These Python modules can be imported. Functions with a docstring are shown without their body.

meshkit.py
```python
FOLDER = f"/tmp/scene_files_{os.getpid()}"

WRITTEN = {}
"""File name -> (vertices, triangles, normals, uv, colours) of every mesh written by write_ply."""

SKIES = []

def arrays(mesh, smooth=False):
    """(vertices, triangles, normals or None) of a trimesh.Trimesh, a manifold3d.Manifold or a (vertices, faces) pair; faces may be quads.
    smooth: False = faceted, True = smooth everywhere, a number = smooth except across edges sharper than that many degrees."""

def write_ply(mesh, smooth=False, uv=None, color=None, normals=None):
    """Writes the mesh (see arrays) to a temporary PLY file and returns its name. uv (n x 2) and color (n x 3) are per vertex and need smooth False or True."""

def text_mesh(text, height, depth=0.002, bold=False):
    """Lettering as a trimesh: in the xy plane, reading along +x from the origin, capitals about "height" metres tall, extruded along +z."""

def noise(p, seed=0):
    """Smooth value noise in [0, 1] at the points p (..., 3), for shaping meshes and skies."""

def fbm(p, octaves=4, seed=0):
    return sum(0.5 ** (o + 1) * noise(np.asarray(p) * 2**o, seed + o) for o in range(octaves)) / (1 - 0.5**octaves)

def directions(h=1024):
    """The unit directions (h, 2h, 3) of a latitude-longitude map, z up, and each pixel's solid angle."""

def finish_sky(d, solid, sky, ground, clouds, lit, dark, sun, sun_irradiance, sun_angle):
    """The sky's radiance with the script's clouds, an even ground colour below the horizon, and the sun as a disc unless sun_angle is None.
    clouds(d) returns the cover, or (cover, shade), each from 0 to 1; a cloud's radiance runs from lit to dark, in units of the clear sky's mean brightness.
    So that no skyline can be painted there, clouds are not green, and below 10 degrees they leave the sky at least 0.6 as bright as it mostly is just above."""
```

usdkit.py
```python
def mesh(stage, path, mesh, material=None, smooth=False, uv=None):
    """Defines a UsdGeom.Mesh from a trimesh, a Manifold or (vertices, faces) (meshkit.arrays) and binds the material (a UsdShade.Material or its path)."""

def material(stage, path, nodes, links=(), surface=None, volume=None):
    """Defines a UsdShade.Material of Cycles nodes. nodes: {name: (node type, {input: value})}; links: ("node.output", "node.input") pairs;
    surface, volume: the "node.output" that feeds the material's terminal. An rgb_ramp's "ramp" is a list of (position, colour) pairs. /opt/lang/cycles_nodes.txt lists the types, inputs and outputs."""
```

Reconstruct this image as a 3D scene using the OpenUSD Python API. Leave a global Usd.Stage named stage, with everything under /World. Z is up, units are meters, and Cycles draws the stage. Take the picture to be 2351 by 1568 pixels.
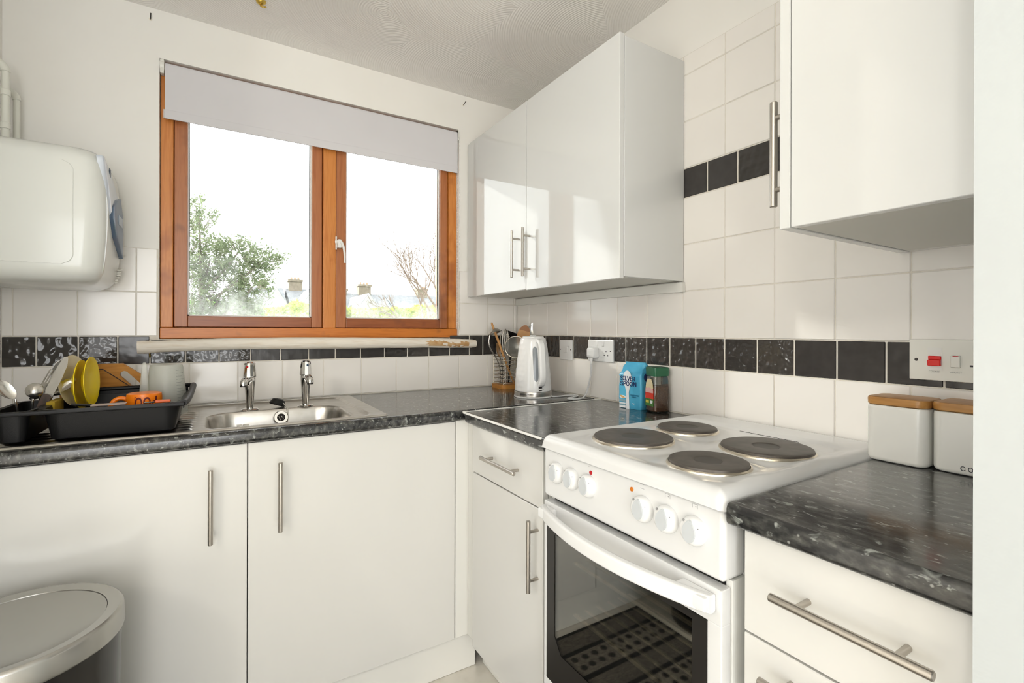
import math, random
import numpy as np
import trimesh, shapely, manifold3d
from shapely import affinity
from shapely.geometry import Polygon, Point, box as sbox, LineString
from scipy.spatial import ConvexHull
import usdkit, meshkit
from pxr import Usd, UsdGeom, UsdLux, UsdShade, Gf, Sdf, Vt

PI = math.pi
stage = Usd.Stage.CreateInMemory()
UsdGeom.SetStageUpAxis(stage, 'Z')
UsdGeom.SetStageMetersPerUnit(stage, 1.0)
UsdGeom.Xform.Define(stage, '/World')
UsdGeom.Scope.Define(stage, '/World/Looks')

# ---------------------------------------------------------------- camera
# world: the window wall is the plane y = 0, the cooker wall the plane x = 0, z up
EYE = np.array([-1.29499, -2.07955, 1.17955])
YAW, ROLL = 0.54636, 0.0026
fw = np.array([math.sin(YAW), math.cos(YAW), 0.0])
r0 = np.array([math.cos(YAW), -math.sin(YAW), 0.0])
u0 = np.array([0, 0, 1.0])
rt = r0 * math.cos(ROLL) + u0 * math.sin(ROLL)
up = -r0 * math.sin(ROLL) + u0 * math.cos(ROLL)
cam = UsdGeom.Camera.Define(stage, '/World/camera')
cam.CreateHorizontalApertureAttr(36.0)
cam.CreateVerticalApertureAttr(36.0 * 1568 / 2351)
cam.CreateFocalLengthAttr(36.0 * 1105.73 / 2351)
cam.CreateVerticalApertureOffsetAttr(-24.7 / 2351 * 36.0)
cam.CreateClippingRangeAttr(Gf.Vec2f(0.02, 500))
M = Gf.Matrix4d(*rt, 0, *up, 0, *(-fw), 0, *EYE, 1)
cam.AddTransformOp().Set(M)
cam.CreateExposureAttr(0.62)

# ---------------------------------------------------------------- sky, sun, large lights
dome = UsdLux.DomeLight.Define(stage, '/World/sky')
dome.CreateIntensityAttr(0.82)
dome.CreateColorAttr(Gf.Vec3f(0.95, 0.975, 1.0))
sun = UsdLux.DistantLight.Define(stage, '/World/sun')          # hazy sun, soft shadows
sun.CreateAngleAttr(3.0)
sun.CreateIntensityAttr(900.0)
sun.CreateColorAttr(Gf.Vec3f(1.0, 0.97, 0.92))
_d = np.array([0.82, -1.0, -0.525]); _d /= np.linalg.norm(_d)
_z = -_d; _x = np.cross([0, 0, 1.0], _z); _x /= np.linalg.norm(_x); _y = np.cross(_z, _x)
sun.AddTransformOp().Set(Gf.Matrix4d(*_x, 0, *_y, 0, *_z, 0, 0, 0, 5, 1))
# unseen light panels and lamp behind the camera, placed to brighten the room
def area_light(name, w, h, power, color, right, upv, pos):
    l = UsdLux.RectLight.Define(stage, '/World/' + name)
    l.CreateWidthAttr(w); l.CreateHeightAttr(h); l.CreateIntensityAttr(power); l.CreateColorAttr(Gf.Vec3f(*color))
    b_ = np.cross(right, upv)                                # the light shines along -b_
    l.AddTransformOp().Set(Gf.Matrix4d(*map(float, right), 0, *map(float, upv), 0, *map(float, b_), 0, *map(float, pos), 1))
area_light('unseen_back_light', 1.50, 1.90, 1.75, (1.0, 0.985, 0.955), (1, 0, 0), (0, 0, 1), (-1.85, -4.62, 1.12))        # unseen, lights the room from the wall behind
area_light('unseen_side_light', 2.20, 1.90, 4.6, (0.96, 0.99, 1.0), (0, 1, 0), (0, 0, 1), (-5.218, -2.70, 1.12))           # unseen, lights the surfaces that face left
lamp = UsdLux.SphereLight.Define(stage, '/World/unseen_ceiling_lamp_light')  # unseen lamp, placed to brighten the ceiling
lamp.CreateRadiusAttr(0.085); lamp.CreateIntensityAttr(62.0); lamp.CreateColorAttr(Gf.Vec3f(1.0, 0.96, 0.89))
lamp.AddTranslateOp().Set(Gf.Vec3d(-2.80, -2.70, 2.08))

# ---------------------------------------------------------------- mesh helpers
def tm(v, f): return trimesh.Trimesh(np.asarray(v, float), np.asarray(f, int), process=False)
def cat(*ms):
    ms = [m for m in ms if m is not None]
    return trimesh.util.concatenate(ms) if len(ms) > 1 else ms[0]
_tpl = {}
def _template(seg):
    if seg not in _tpl:
        if seg <= 1: D = np.eye(3)
        else:
            D = []
            for i in range(seg + 1):
                for j in range(seg + 1 - (1 if i == seg else 0) * seg):
                    a, b = PI / 2 * i / seg, PI / 2 * j / seg
                    D.append([math.cos(a) * math.cos(b), math.cos(a) * math.sin(b), math.sin(a)])
            D = np.array(D)
        S = np.array([[x, y, z] for x in (-1, 1) for y in (-1, 1) for z in (-1, 1)], float)
        V = np.concatenate([s * (0.7 + 0.3 * D) for s in S])
        h = ConvexHull(V)
        F = h.simplices.copy()
        n = np.cross(V[F[:, 1]] - V[F[:, 0]], V[F[:, 2]] - V[F[:, 0]])
        flip = (n * h.equations[:, :3]).sum(1) < 0
        F[flip] = F[flip][:, ::-1]
        _tpl[seg] = (S, D, F)
    return _tpl[seg]
def rbox(a, b, r=0.0015, seg=1):
    a, b = np.minimum(a, b).astype(float), np.maximum(a, b).astype(float)
    S, D, F = _template(seg)
    c, h = (a + b) / 2, (b - a) / 2
    r = min(r, h.min() * 0.98)
    V = np.concatenate([c + s * (h - r + r * D) for s in S])
    return tm(V, F)
def pbox(a, b):
    a, b = np.minimum(a, b), np.maximum(a, b)
    m = trimesh.creation.box(np.asarray(b, float) - a); m.apply_translation((np.asarray(a, float) + b) / 2); return m
def lathe(prof, n=40, axis=None, origin=(0, 0, 0)):
    P = np.array(prof, float); k = len(P)
    t = np.linspace(0, 2 * PI, n, endpoint=False)
    V = np.stack([np.outer(np.cos(t), P[:, 0]), np.outer(np.sin(t), P[:, 0]), np.tile(P[:, 1], (n, 1))], -1).reshape(-1, 3)
    F = []
    for i in range(n):
        j = (i + 1) % n
        for q in range(k - 1):
            a, b, c, d = i * k + q, j * k + q, j * k + q + 1, i * k + q + 1
            if P[q, 0] > 1e-9: F.append([a, b, c])
            if P[q + 1, 0] > 1e-9: F.append([a, c, d])
    m = tm(V, F); m.merge_vertices()
    if axis is not None: m = align(m, axis)
    m.apply_translation(origin)
    return m
def align(m, z, x=None, origin=(0, 0, 0)):
    z = np.asarray(z, float); z = z / np.linalg.norm(z)
    if x is None: x = [1, 0, 0] if abs(z[0]) < 0.9 else [0, 1, 0]
    x = np.asarray(x, float); x = x - z * (x @ z); x /= np.linalg.norm(x)
    y = np.cross(z, x)
    T = np.eye(4); T[:3, 0], T[:3, 1], T[:3, 2], T[:3, 3] = x, y, z, origin
    m = m.copy(); m.apply_transform(T); return m
def cyl(p0, p1, r, r1=None, n=20, bev=0.0):
    p0, p1 = np.asarray(p0, float), np.asarray(p1, float)
    L = np.linalg.norm(p1 - p0); r1 = r if r1 is None else r1
    b = min(bev, L / 3)
    prof = [(0, 0), (r - b, 0), (r, b), (r1, L - b), (r1 - b, L), (0, L)] if b > 0 else [(0, 0), (r, 0), (r1, L), (0, L)]
    return align(lathe(prof, n), p1 - p0, origin=p0)
def tube(pts, r, n=8, closed=False):
    P = np.asarray(pts, float); k = len(P)
    R = np.broadcast_to(np.asarray(r, float), (k,))
    T = np.gradient(P, axis=0) if not closed else np.roll(P, -1, 0) - np.roll(P, 1, 0)
    T /= np.maximum(np.linalg.norm(T, axis=1, keepdims=True), 1e-12)
    u = np.cross(T[0], [0, 0, 1.0])
    if np.linalg.norm(u) < 1e-3: u = np.cross(T[0], [1.0, 0, 0])
    u /= np.linalg.norm(u)
    V = []
    a = np.linspace(0, 2 * PI, n, endpoint=False)
    for i in range(k):
        u = u - T[i] * (u @ T[i]); u /= np.linalg.norm(u)
        w = np.cross(T[i], u)
        V.append(P[i] + R[i] * (np.outer(np.cos(a), u) + np.outer(np.sin(a), w)))
    V = np.concatenate(V); F = []
    for i in range(k if closed else k - 1):
        j = (i + 1) % k
        for q in range(n):
            s = (q + 1) % n
            F += [[i * n + q, i * n + s, j * n + s], [i * n + q, j * n + s, j * n + q]]
    if not closed:
        V = np.vstack([V, P[0], P[-1]]); c0, c1 = len(V) - 2, len(V) - 1
        for q in range(n):
            s = (q + 1) % n
            F += [[c0, s, q], [c1, (k - 1) * n + q, (k - 1) * n + s]]
    return tm(V, F)
def spline(pts, m=10):
    P = np.asarray(pts, float); k = len(P)
    t = np.arange(k); from scipy.interpolate import CubicSpline
    return CubicSpline(t, P)(np.linspace(0, k - 1, (k - 1) * m + 1))
def loft(rings, caps=True):
    R = np.asarray(rings, float); k, n = R.shape[:2]
    V = R.reshape(-1, 3); F = []
    for i in range(k - 1):
        for q in range(n):
            s = (q + 1) % n
            F += [[i * n + q, i * n + s, (i + 1) * n + s], [i * n + q, (i + 1) * n + s, (i + 1) * n + q]]
    if caps:
        V = np.vstack([V, R[0].mean(0), R[-1].mean(0)]); c0, c1 = len(V) - 2, len(V) - 1
        for q in range(n):
            s = (q + 1) % n
            F += [[c0, s, q], [c1, (k - 1) * n + q, (k - 1) * n + s]]
    m = tm(V, F)
    if m.volume < 0: m.invert()
    return m
def rrect(x0, x1, y0, y1, r, n=6):
    out = []
    for cx, cy, a0 in ((x1 - r, y1 - r, 0), (x0 + r, y1 - r, PI / 2), (x0 + r, y0 + r, PI), (x1 - r, y0 + r, 1.5 * PI)):
        for i in range(n + 1):
            a = a0 + PI / 2 * i / n
            out.append((cx + r * math.cos(a), cy + r * math.sin(a)))
    return np.array(out)
def extr(poly, h, z0=0.0):
    ms = [trimesh.creation.extrude_polygon(g, h, engine='earcut') for g in getattr(poly, 'geoms', [poly])]
    m = cat(*ms); m.apply_translation([0, 0, z0]); return m
def plane_map(m, ox, oy, oz, xdir, ydir):
    """local x, y, z of m -> xdir, ydir, xdir x ydir at the origin given"""
    xd, yd = np.asarray(xdir, float), np.asarray(ydir, float)
    T = np.eye(4); T[:3, 0], T[:3, 1], T[:3, 2], T[:3, 3] = xd, yd, np.cross(xd, yd), (ox, oy, oz)
    m = m.copy(); m.apply_transform(T); return m
def text(s, h, o, xd, yd, depth=0.0005, bold=False, sx=1.0):
    m = meshkit.text_mesh(s, h, depth, bold)
    m.apply_scale([sx, 1, 1])
    return plane_map(m, *o, xd, yd)
def moved(m, t):
    m = m.copy(); m.apply_translation(t); return m
def rotz(m, deg, o=(0, 0, 0)):
    m = m.copy(); m.apply_transform(trimesh.transformations.rotation_matrix(math.radians(deg), [0, 0, 1], o)); return m

# ---------------------------------------------------------------- stage helpers
GROUPS = dict(base_cabinet='white base cabinets', wall_cabinet='white wall cabinets', tap='pillar taps on the sink', worktop='black flecked worktops', plinth='white plinth boards', canister='white canisters with wooden lids',
              wall_socket='white wall sockets', wall_screw='screws above the blind', water_pipe='pipes above the water heater', spoon='spoons in the cutlery holder', bowl='bowls in the dish rack', serving_spoon='serving spoons in the utensil basket',
              house='terraced houses beyond the garden', hedge='shrubs beyond the window')
_used = {}
def numbered(parent, name):
    k = (parent, name); _used[k] = _used.get(k, -1) + 1
    return name if _used[k] == 0 else f'{name}_{_used[k]:03d}'
def setdata(p, **kw):
    for k, v in kw.items():
        if v: p.SetCustomDataByKey(k, v)
class T:
    """a thing: an Xform at the thing's base; its parts are given in world coordinates (or local ones with local=True)"""
    def __init__(s, name, label, category, loc=(0, 0, 0), rz=0.0, group=None, kind=None):
        s.path = '/World/' + numbered('/World', name)
        x = UsdGeom.Xform.Define(stage, s.path)
        s.loc, s.rz = np.array(loc, float), rz
        x.AddTranslateOp().Set(Gf.Vec3d(*map(float, loc)))
        if rz: x.AddRotateZOp().Set(float(rz))
        s.prim = x.GetPrim()
        setdata(s.prim, label=label, category=category, group=group or GROUPS.get(name), kind=kind)
    def part(s, name, mesh, m, under=None, smooth=False, label=None, local=False, kind=None):
        base = under or s.path
        p = base + '/' + numbered(base, name)
        if not local:
            mesh = mesh.copy(); mesh.apply_translation(-s.loc)
            if s.rz: mesh = rotz(mesh, -s.rz)
        g = usdkit.mesh(stage, p, mesh, MAT[m], smooth)
        setdata(g.GetPrim(), label=label, kind=kind)
        return p
def single(name, mesh, m, label, category, smooth=False, group=None, kind=None):
    p = '/World/' + numbered('/World', name)
    g = usdkit.mesh(stage, p, mesh, MAT[m], smooth)
    setdata(g.GetPrim(), label=label, category=category, group=group or GROUPS.get(name), kind=kind)
    return p
def struct(name, mesh, m, label=None, smooth=False):
    p = '/World/' + name
    g = usdkit.mesh(stage, p, mesh, MAT[m], smooth)
    setdata(g.GetPrim(), kind='structure', label=label)
    return p
def child(base, name, mesh, m, smooth=False, label=None, kind=None):
    p = base + '/' + numbered(base, name)
    g = usdkit.mesh(stage, p, mesh, MAT[m], smooth)
    setdata(g.GetPrim(), label=label, kind=kind)
    return p

# ---------------------------------------------------------------- materials
MAT = {}
def mat(name, color, rough=0.5, metal=0.0, c2=None, scale=10, stretch=(1, 1, 1), lo=0.35, hi=0.65, bump=None, coat=0, detail=3, ior=1.5, bdist=0.001, **kw):
    """principled; colour varied between color and c2 by stretched noise; bump = (scale, strength[, stretch])"""
    N = {'p': ('principled_bsdf', dict(base_color=color, roughness=rough, metallic=metal, ior=ior, coat_weight=coat, **kw))}
    L = []
    if c2 is not None or bump is not None: N['g'] = ('geometry', {})
    if c2 is not None:
        N['mp'] = ('mapping', dict(scale=stretch)); N['n'] = ('noise_texture', dict(scale=scale, detail=detail))
        N['r'] = ('rgb_ramp', {'ramp': [(lo, color), (hi, c2)]})
        L += [('g.position', 'mp.vector'), ('mp.vector', 'n.vector'), ('n.fac', 'r.fac'), ('r.color', 'p.base_color')]
    if bump is not None:
        N['mb'] = ('mapping', dict(scale=bump[2] if len(bump) > 2 else (1, 1, 1)))
        N['nb'] = ('noise_texture', dict(scale=bump[0], detail=bump[3] if len(bump) > 3 else 2))
        N['b'] = ('bump', dict(strength=bump[1], distance=bdist))
        L += [('g.position', 'mb.vector'), ('mb.vector', 'nb.vector'), ('nb.fac', 'b.height'), ('b.normal', 'p.normal')]
    MAT[name] = usdkit.material(stage, '/World/Looks/' + name, N, L, surface='p.BSDF')
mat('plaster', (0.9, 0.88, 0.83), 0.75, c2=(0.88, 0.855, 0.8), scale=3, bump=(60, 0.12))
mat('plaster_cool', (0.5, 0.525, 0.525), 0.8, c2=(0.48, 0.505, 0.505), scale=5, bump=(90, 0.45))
mat('paint_white', (0.85, 0.84, 0.8), 0.45)
mat('tile_white', (0.885, 0.85, 0.8), 0.13, c2=(0.87, 0.835, 0.785), scale=6, bump=(9, 0.10), bdist=0.003)
mat('tile_white_b', (0.895, 0.86, 0.81), 0.12, c2=(0.88, 0.845, 0.79), scale=7, bump=(8, 0.10), bdist=0.003)
mat('grout', (0.8, 0.76, 0.68), 0.85, c2=(0.72, 0.67, 0.58), scale=30)
mat('tile_black', (0.036, 0.032, 0.029), 0.10, bump=(50, 0.9, (1, 1, 1), 0.2), bdist=0.0065, coat=0.4)
mat('tile_black_b', (0.048, 0.042, 0.037), 0.13, bump=(64, 0.9, (1, 1, 1), 0.4), bdist=0.0060, coat=0.4)
mat('tile_black_flat', (0.046, 0.041, 0.039), 0.20, c2=(0.036, 0.032, 0.030), scale=40, bump=(40, 0.35, (1, 1, 1), 0.5), bdist=0.003)
mat('gloss_white', (0.715, 0.72, 0.705), 0.045, bump=(7, 0.03), bdist=0.002)
mat('door_white', (0.7, 0.69, 0.655), 0.16, bump=(10, 0.03), bdist=0.002)
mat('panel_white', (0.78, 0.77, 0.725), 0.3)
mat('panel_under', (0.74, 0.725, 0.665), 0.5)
mat('enamel', (0.735, 0.735, 0.725), 0.17)
mat('enamel_side', (0.78, 0.78, 0.745), 0.25)
mat('plastic_white', (0.8, 0.8, 0.79), 0.22)
mat('plastic_cream', (0.79, 0.78, 0.71), 0.30)
mat('kettle_white', (0.88, 0.88, 0.87), 0.16)
mat('knob_face', (0.56, 0.585, 0.6), 0.25)
mat('steel_brushed', (0.48, 0.445, 0.40), 0.33, 1.0)
mat('steel', (0.62, 0.60, 0.57), 0.26, 1.0, c2=(0.54, 0.51, 0.47), scale=14, stretch=(1, 6, 1), bump=(300, 0.05, (0.03, 1, 1)))
mat('chrome', (0.72, 0.71, 0.69), 0.07, 1.0)
mat('wire_chrome', (0.75, 0.70, 0.60), 0.2, 1.0)
mat('cutlery', (0.62, 0.60, 0.56), 0.22, 1.0)
mat('dark_metal', (0.07, 0.065, 0.06), 0.35, 0.8)
mat('black_plastic', (0.0055, 0.0055, 0.0058), 0.42, bump=(700, 0.25), bdist=0.0006, specular_ior_level=0.28)
mat('black_gloss', (0.010, 0.010, 0.010), 0.12)
mat('black_border', (0.018, 0.016, 0.014), 0.30)
mat('rack_wire', (0.92, 0.82, 0.58), 0.35, 0.35)
mat('oven_dark', (0.05, 0.047, 0.043), 0.4)
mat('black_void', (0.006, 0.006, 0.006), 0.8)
mat('hotplate', (0.125, 0.108, 0.094), 0.42, 0.35, c2=(0.095, 0.083, 0.072), scale=40, bump=(300, 0.06))
mat('hotplate_dish', (0.075, 0.066, 0.058), 0.45, 0.3)
mat('hob_ring', (0.74, 0.67, 0.55), 0.28, 1.0)
mat('red', (0.72, 0.010, 0.008), 0.25)
mat('red_lamp', (0.45, 0.01, 0.015), 0.2)
mat('amber_lamp', (0.62, 0.17, 0.005), 0.2)
mat('mark_grey', (0.33, 0.33, 0.33), 0.6)
mat('mark_dark', (0.04, 0.04, 0.045), 0.6)
mat('blind', (0.69, 0.675, 0.69), 0.85, c2=(0.67, 0.655, 0.67), scale=4, bump=(500, 0.05))
mat('drift_wood', (0.84, 0.78, 0.68), 0.8, c2=(0.74, 0.64, 0.51), scale=6, stretch=(2.2, 14, 14), lo=0.50, hi=0.78, bump=(26, 0.6, (0.4, 4, 4)), bdist=0.003)
mat('drift_bare', (0.50, 0.28, 0.11), 0.85, c2=(0.62, 0.42, 0.22), scale=40)
mat('bamboo', (0.54, 0.27, 0.075), 0.34, c2=(0.44, 0.205, 0.05), scale=9, stretch=(14, 1.2, 14))
mat('board_wood', (0.56, 0.25, 0.05), 0.5, c2=(0.46, 0.19, 0.035), scale=10, stretch=(1.5, 10, 12))
mat('spoon_wood', (0.60, 0.32, 0.12), 0.55, c2=(0.50, 0.25, 0.08), scale=20)
mat('spoon_wood_dark', (0.36, 0.15, 0.05), 0.5)
mat('yellow', (0.93, 0.7, 0.012), 0.3)
mat('mustard_block', (0.4, 0.27, 0.02), 0.9, bump=(200, 0.6))
mat('cream_china', (0.74, 0.66, 0.46), 0.2)
mat('orange', (0.98, 0.235, 0.006), 0.28)
mat('orange_spat', (0.80, 0.14, 0.03), 0.35)
mat('pink_grey', (0.50, 0.40, 0.36), 0.4)
mat('maroon', (0.16, 0.012, 0.008), 0.5)
mat('brown_handle', (0.085, 0.055, 0.04), 0.4, c2=(0.05, 0.035, 0.028), scale=60)
mat('boiler_white', (0.8, 0.81, 0.76), 0.16)
mat('boiler_strip', (0.72, 0.77, 0.84), 0.2)
mat('blue_panel', (0.10, 0.165, 0.26), 0.28)
mat('blue_dark', (0.02, 0.05, 0.10), 0.3)
mat('badge', (0.40, 0.46, 0.54), 0.3)
mat('pipe_paint', (0.8, 0.8, 0.72), 0.35)
mat('bag_blue', (0.10, 0.46, 0.68), 0.32, c2=(0.07, 0.39, 0.62), scale=14, bump=(38, 0.5), bdist=0.004)
mat('bag_white', (0.78, 0.80, 0.82), 0.4)
mat('navy', (0.012, 0.025, 0.11), 0.5)
mat('bag_teal', (0.012, 0.16, 0.30), 0.5)
mat('biscuit', (0.75, 0.45, 0.16), 0.6)
mat('slate_blue', (0.22, 0.36, 0.42), 0.6)
mat('jar_green', (0.022, 0.13, 0.06), 0.25)
mat('label_cream', (0.80, 0.68, 0.42), 0.45)
mat('label_red', (0.70, 0.045, 0.02), 0.45)
mat('label_green', (0.06, 0.19, 0.03), 0.45)
mat('label_yellow', (0.66, 0.55, 0.08), 0.45)
mat('label_pink', (0.82, 0.50, 0.45), 0.45)
mat('granules', (0.20, 0.085, 0.035), 0.9, c2=(0.13, 0.05, 0.02), scale=220, bump=(500, 0.8))
mat('ceramic', (0.86, 0.845, 0.785), 0.14)
mat('bin_silver', (0.42, 0.41, 0.385), 0.27, 0.9, bump=(5, 0.02))
mat('bin_black', (0.012, 0.011, 0.010), 0.14)
mat('brass', (0.66, 0.46, 0.10), 0.3, 0.9)
mat('grey_window', (0.23, 0.25, 0.27), 0.12)
mat('cord_white', (0.66, 0.66, 0.66), 0.4)
mat('floor_vinyl', (0.78, 0.74, 0.66), 0.35, c2=(0.64, 0.59, 0.5), scale=14, lo=0.45, hi=0.8)
mat('added_paving', (0.66, 0.64, 0.60), 0.9, c2=(0.58, 0.56, 0.52), scale=3)
mat('lawn', (0.12, 0.20, 0.05), 0.9, c2=(0.18, 0.22, 0.07), scale=2)
mat('bark', (0.20, 0.175, 0.15), 0.9)
mat('twig', (0.22, 0.17, 0.135), 0.9)
mat('render_wall', (0.45, 0.46, 0.45), 0.9)
mat('slate', (0.2, 0.21, 0.22), 0.7, c2=(0.25, 0.255, 0.26), scale=2)
mat('brick_far', (0.27, 0.23, 0.17), 0.9, c2=(0.21, 0.175, 0.13), scale=3)
mat('pot', (0.42, 0.30, 0.20), 0.9)
mat('dark_matte', (0.035, 0.03, 0.028), 0.9)  # one dark tone for seals, slots and the overflow grille

def leafmat(name, c1, c2):
    MAT[name] = usdkit.material(stage, '/World/Looks/' + name, {
        'g': ('geometry', {}), 'n': ('noise_texture', dict(scale=6.0, detail=2)),
        'r': ('rgb_ramp', {'ramp': [(0.35, c1), (0.65, c2)]}),
        'd': ('diffuse_bsdf', {}), 't': ('translucent_bsdf', {}), 'm': ('mix_closure', dict(fac=0.45))},
        [('g.position', 'n.vector'), ('n.fac', 'r.fac'), ('r.color', 'd.color'), ('r.color', 't.color'), ('d.BSDF', 'm.closure1'), ('t.BSDF', 'm.closure2')], surface='m.closure')
leafmat('leaf_tree', (0.15, 0.19, 0.11), (0.24, 0.28, 0.17))
leafmat('leaf_hedge', (0.26, 0.36, 0.05), (0.50, 0.52, 0.10))
leafmat('leaf_green', (0.14, 0.30, 0.07), (0.25, 0.42, 0.12))

def woodmat(name, c1, c2, c3, axis, rough=0.34):
    st = [22, 22, 22]; st['xyz'.index(axis)] = 1.6
    MAT[name] = usdkit.material(stage, '/World/Looks/' + name, {
        'g': ('geometry', {}), 'mp': ('mapping', dict(scale=st)), 'n': ('noise_texture', dict(scale=3.2, detail=4, distortion=0.6)),
        'r': ('rgb_ramp', {'ramp': [(0.30, c2), (0.5, c1), (0.72, c2)]}),
        'n2': ('noise_texture', dict(scale=7.0, detail=3)), 'r2': ('rgb_ramp', {'ramp': [(0.60, (0, 0, 0)), (0.74, (1, 1, 1))]}),
        'mx': ('mix', dict(color2=c3)), 'p': ('principled_bsdf', dict(roughness=rough)),
        'b': ('bump', dict(strength=0.15, distance=0.001))},
        [('g.position', 'mp.vector'), ('mp.vector', 'n.vector'), ('n.fac', 'r.fac'), ('g.position', 'n2.vector'), ('n2.fac', 'r2.fac'),
         ('r2.color', 'mx.fac'), ('r.color', 'mx.color1'), ('mx.color', 'p.base_color'), ('n.fac', 'b.height'), ('b.normal', 'p.normal')], surface='p.BSDF')
woodmat('pine_z', (0.66, 0.25, 0.055), (0.54, 0.17, 0.028), (0.40, 0.12, 0.025), 'z')
woodmat('pine_x', (0.62, 0.20, 0.028), (0.52, 0.15, 0.018), (0.14, 0.06, 0.025), 'x')
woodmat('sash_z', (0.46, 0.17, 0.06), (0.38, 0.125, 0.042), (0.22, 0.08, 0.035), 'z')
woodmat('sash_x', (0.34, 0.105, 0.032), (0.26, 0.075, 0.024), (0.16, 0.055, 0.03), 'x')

# black laminate worktop: near-black ground with grey-green flecks lying along x
def laminate(name, st):
    MAT[name] = usdkit.material(stage, '/World/Looks/' + name, {
        'g': ('geometry', {}), 'm1': ('mapping', dict(scale=st)),
        'n1': ('noise_texture', dict(scale=42.0, detail=3, roughness=0.6)), 'r1': ('rgb_ramp', {'ramp': [(0.40, (0.012, 0.012, 0.013)), (0.56, (0.05, 0.05, 0.046)), (0.68, (0.11, 0.108, 0.097))]}),
        'n2': ('noise_texture', dict(scale=44.0, detail=3, roughness=0.6, distortion=0.5)), 'r2': ('rgb_ramp', {'ramp': [(0.60, (0, 0, 0)), (0.69, (0.9, 0.9, 0.9))]}),
        'mx': ('mix', dict(color2=(0.30, 0.315, 0.29))),
        'v': ('voronoi_texture', dict(scale=48.0)), 'r3': ('rgb_ramp', {'ramp': [(0.06, (0.8, 0.8, 0.8)), (0.12, (0, 0, 0))]}),
        'mx2': ('mix', dict(color2=(0.30, 0.30, 0.28))),
        'p': ('principled_bsdf', dict(roughness=0.17, ior=1.55, coat_weight=0.25, coat_roughness=0.1))},
        [('g.position', 'm1.vector'), ('m1.vector', 'n1.vector'), ('n1.fac', 'r1.fac'), ('m1.vector', 'n2.vector'), ('n2.fac', 'r2.fac'),
         ('r2.color', 'mx.fac'), ('r1.color', 'mx.color1'), ('g.position', 'v.vector'), ('v.distance', 'r3.fac'), ('r3.color', 'mx2.fac'), ('mx.color', 'mx2.color1'),
         ('mx2.color', 'p.base_color')], surface='p.BSDF')
laminate('laminate', (1.6, 0.75, 1.3))

# fan-combed plaster of the ceiling: rings around each voronoi cell's own centre
MAT['artex'] = usdkit.material(stage, '/World/Looks/artex', {
    'g': ('geometry', {}), 'm': ('mapping', dict(scale=(1, 1, 0))), 'v': ('voronoi_texture', dict(scale=2.6, dimensions='2D', randomness=0.85)),
    'ad': ('vector_math', dict(math_type='add', vector2=(0.16, -0.12, 0))), 'sc': ('vector_math', dict(math_type='scale', scale=2.6)),
    'ds': ('vector_math', dict(math_type='distance')), 'mu': ('math', dict(math_type='multiply', value2=680.0)), 'si': ('math', dict(math_type='sine')),
    'b': ('bump', dict(strength=0.35, distance=0.0014)), 'r': ('rgb_ramp', {'ramp': [(0.0, (0.905, 0.88, 0.84)), (1.0, (0.925, 0.90, 0.865))]}),
    'mr': ('math', dict(math_type='multiply_add', value2=0.5, value3=0.5)),
    'p': ('principled_bsdf', dict(roughness=0.7))},
    [('g.position', 'm.vector'), ('m.vector', 'v.vector'), ('m.vector', 'ds.vector1'), ('v.position', 'ad.vector1'), ('ad.vector', 'ds.vector2'), ('ds.value', 'mu.value1'),
     ('mu.value', 'si.value1'), ('si.value', 'b.height'), ('b.normal', 'p.normal'), ('si.value', 'mr.value1'), ('mr.value', 'r.fac'), ('r.color', 'p.base_color')], surface='p.BSDF')

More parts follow.
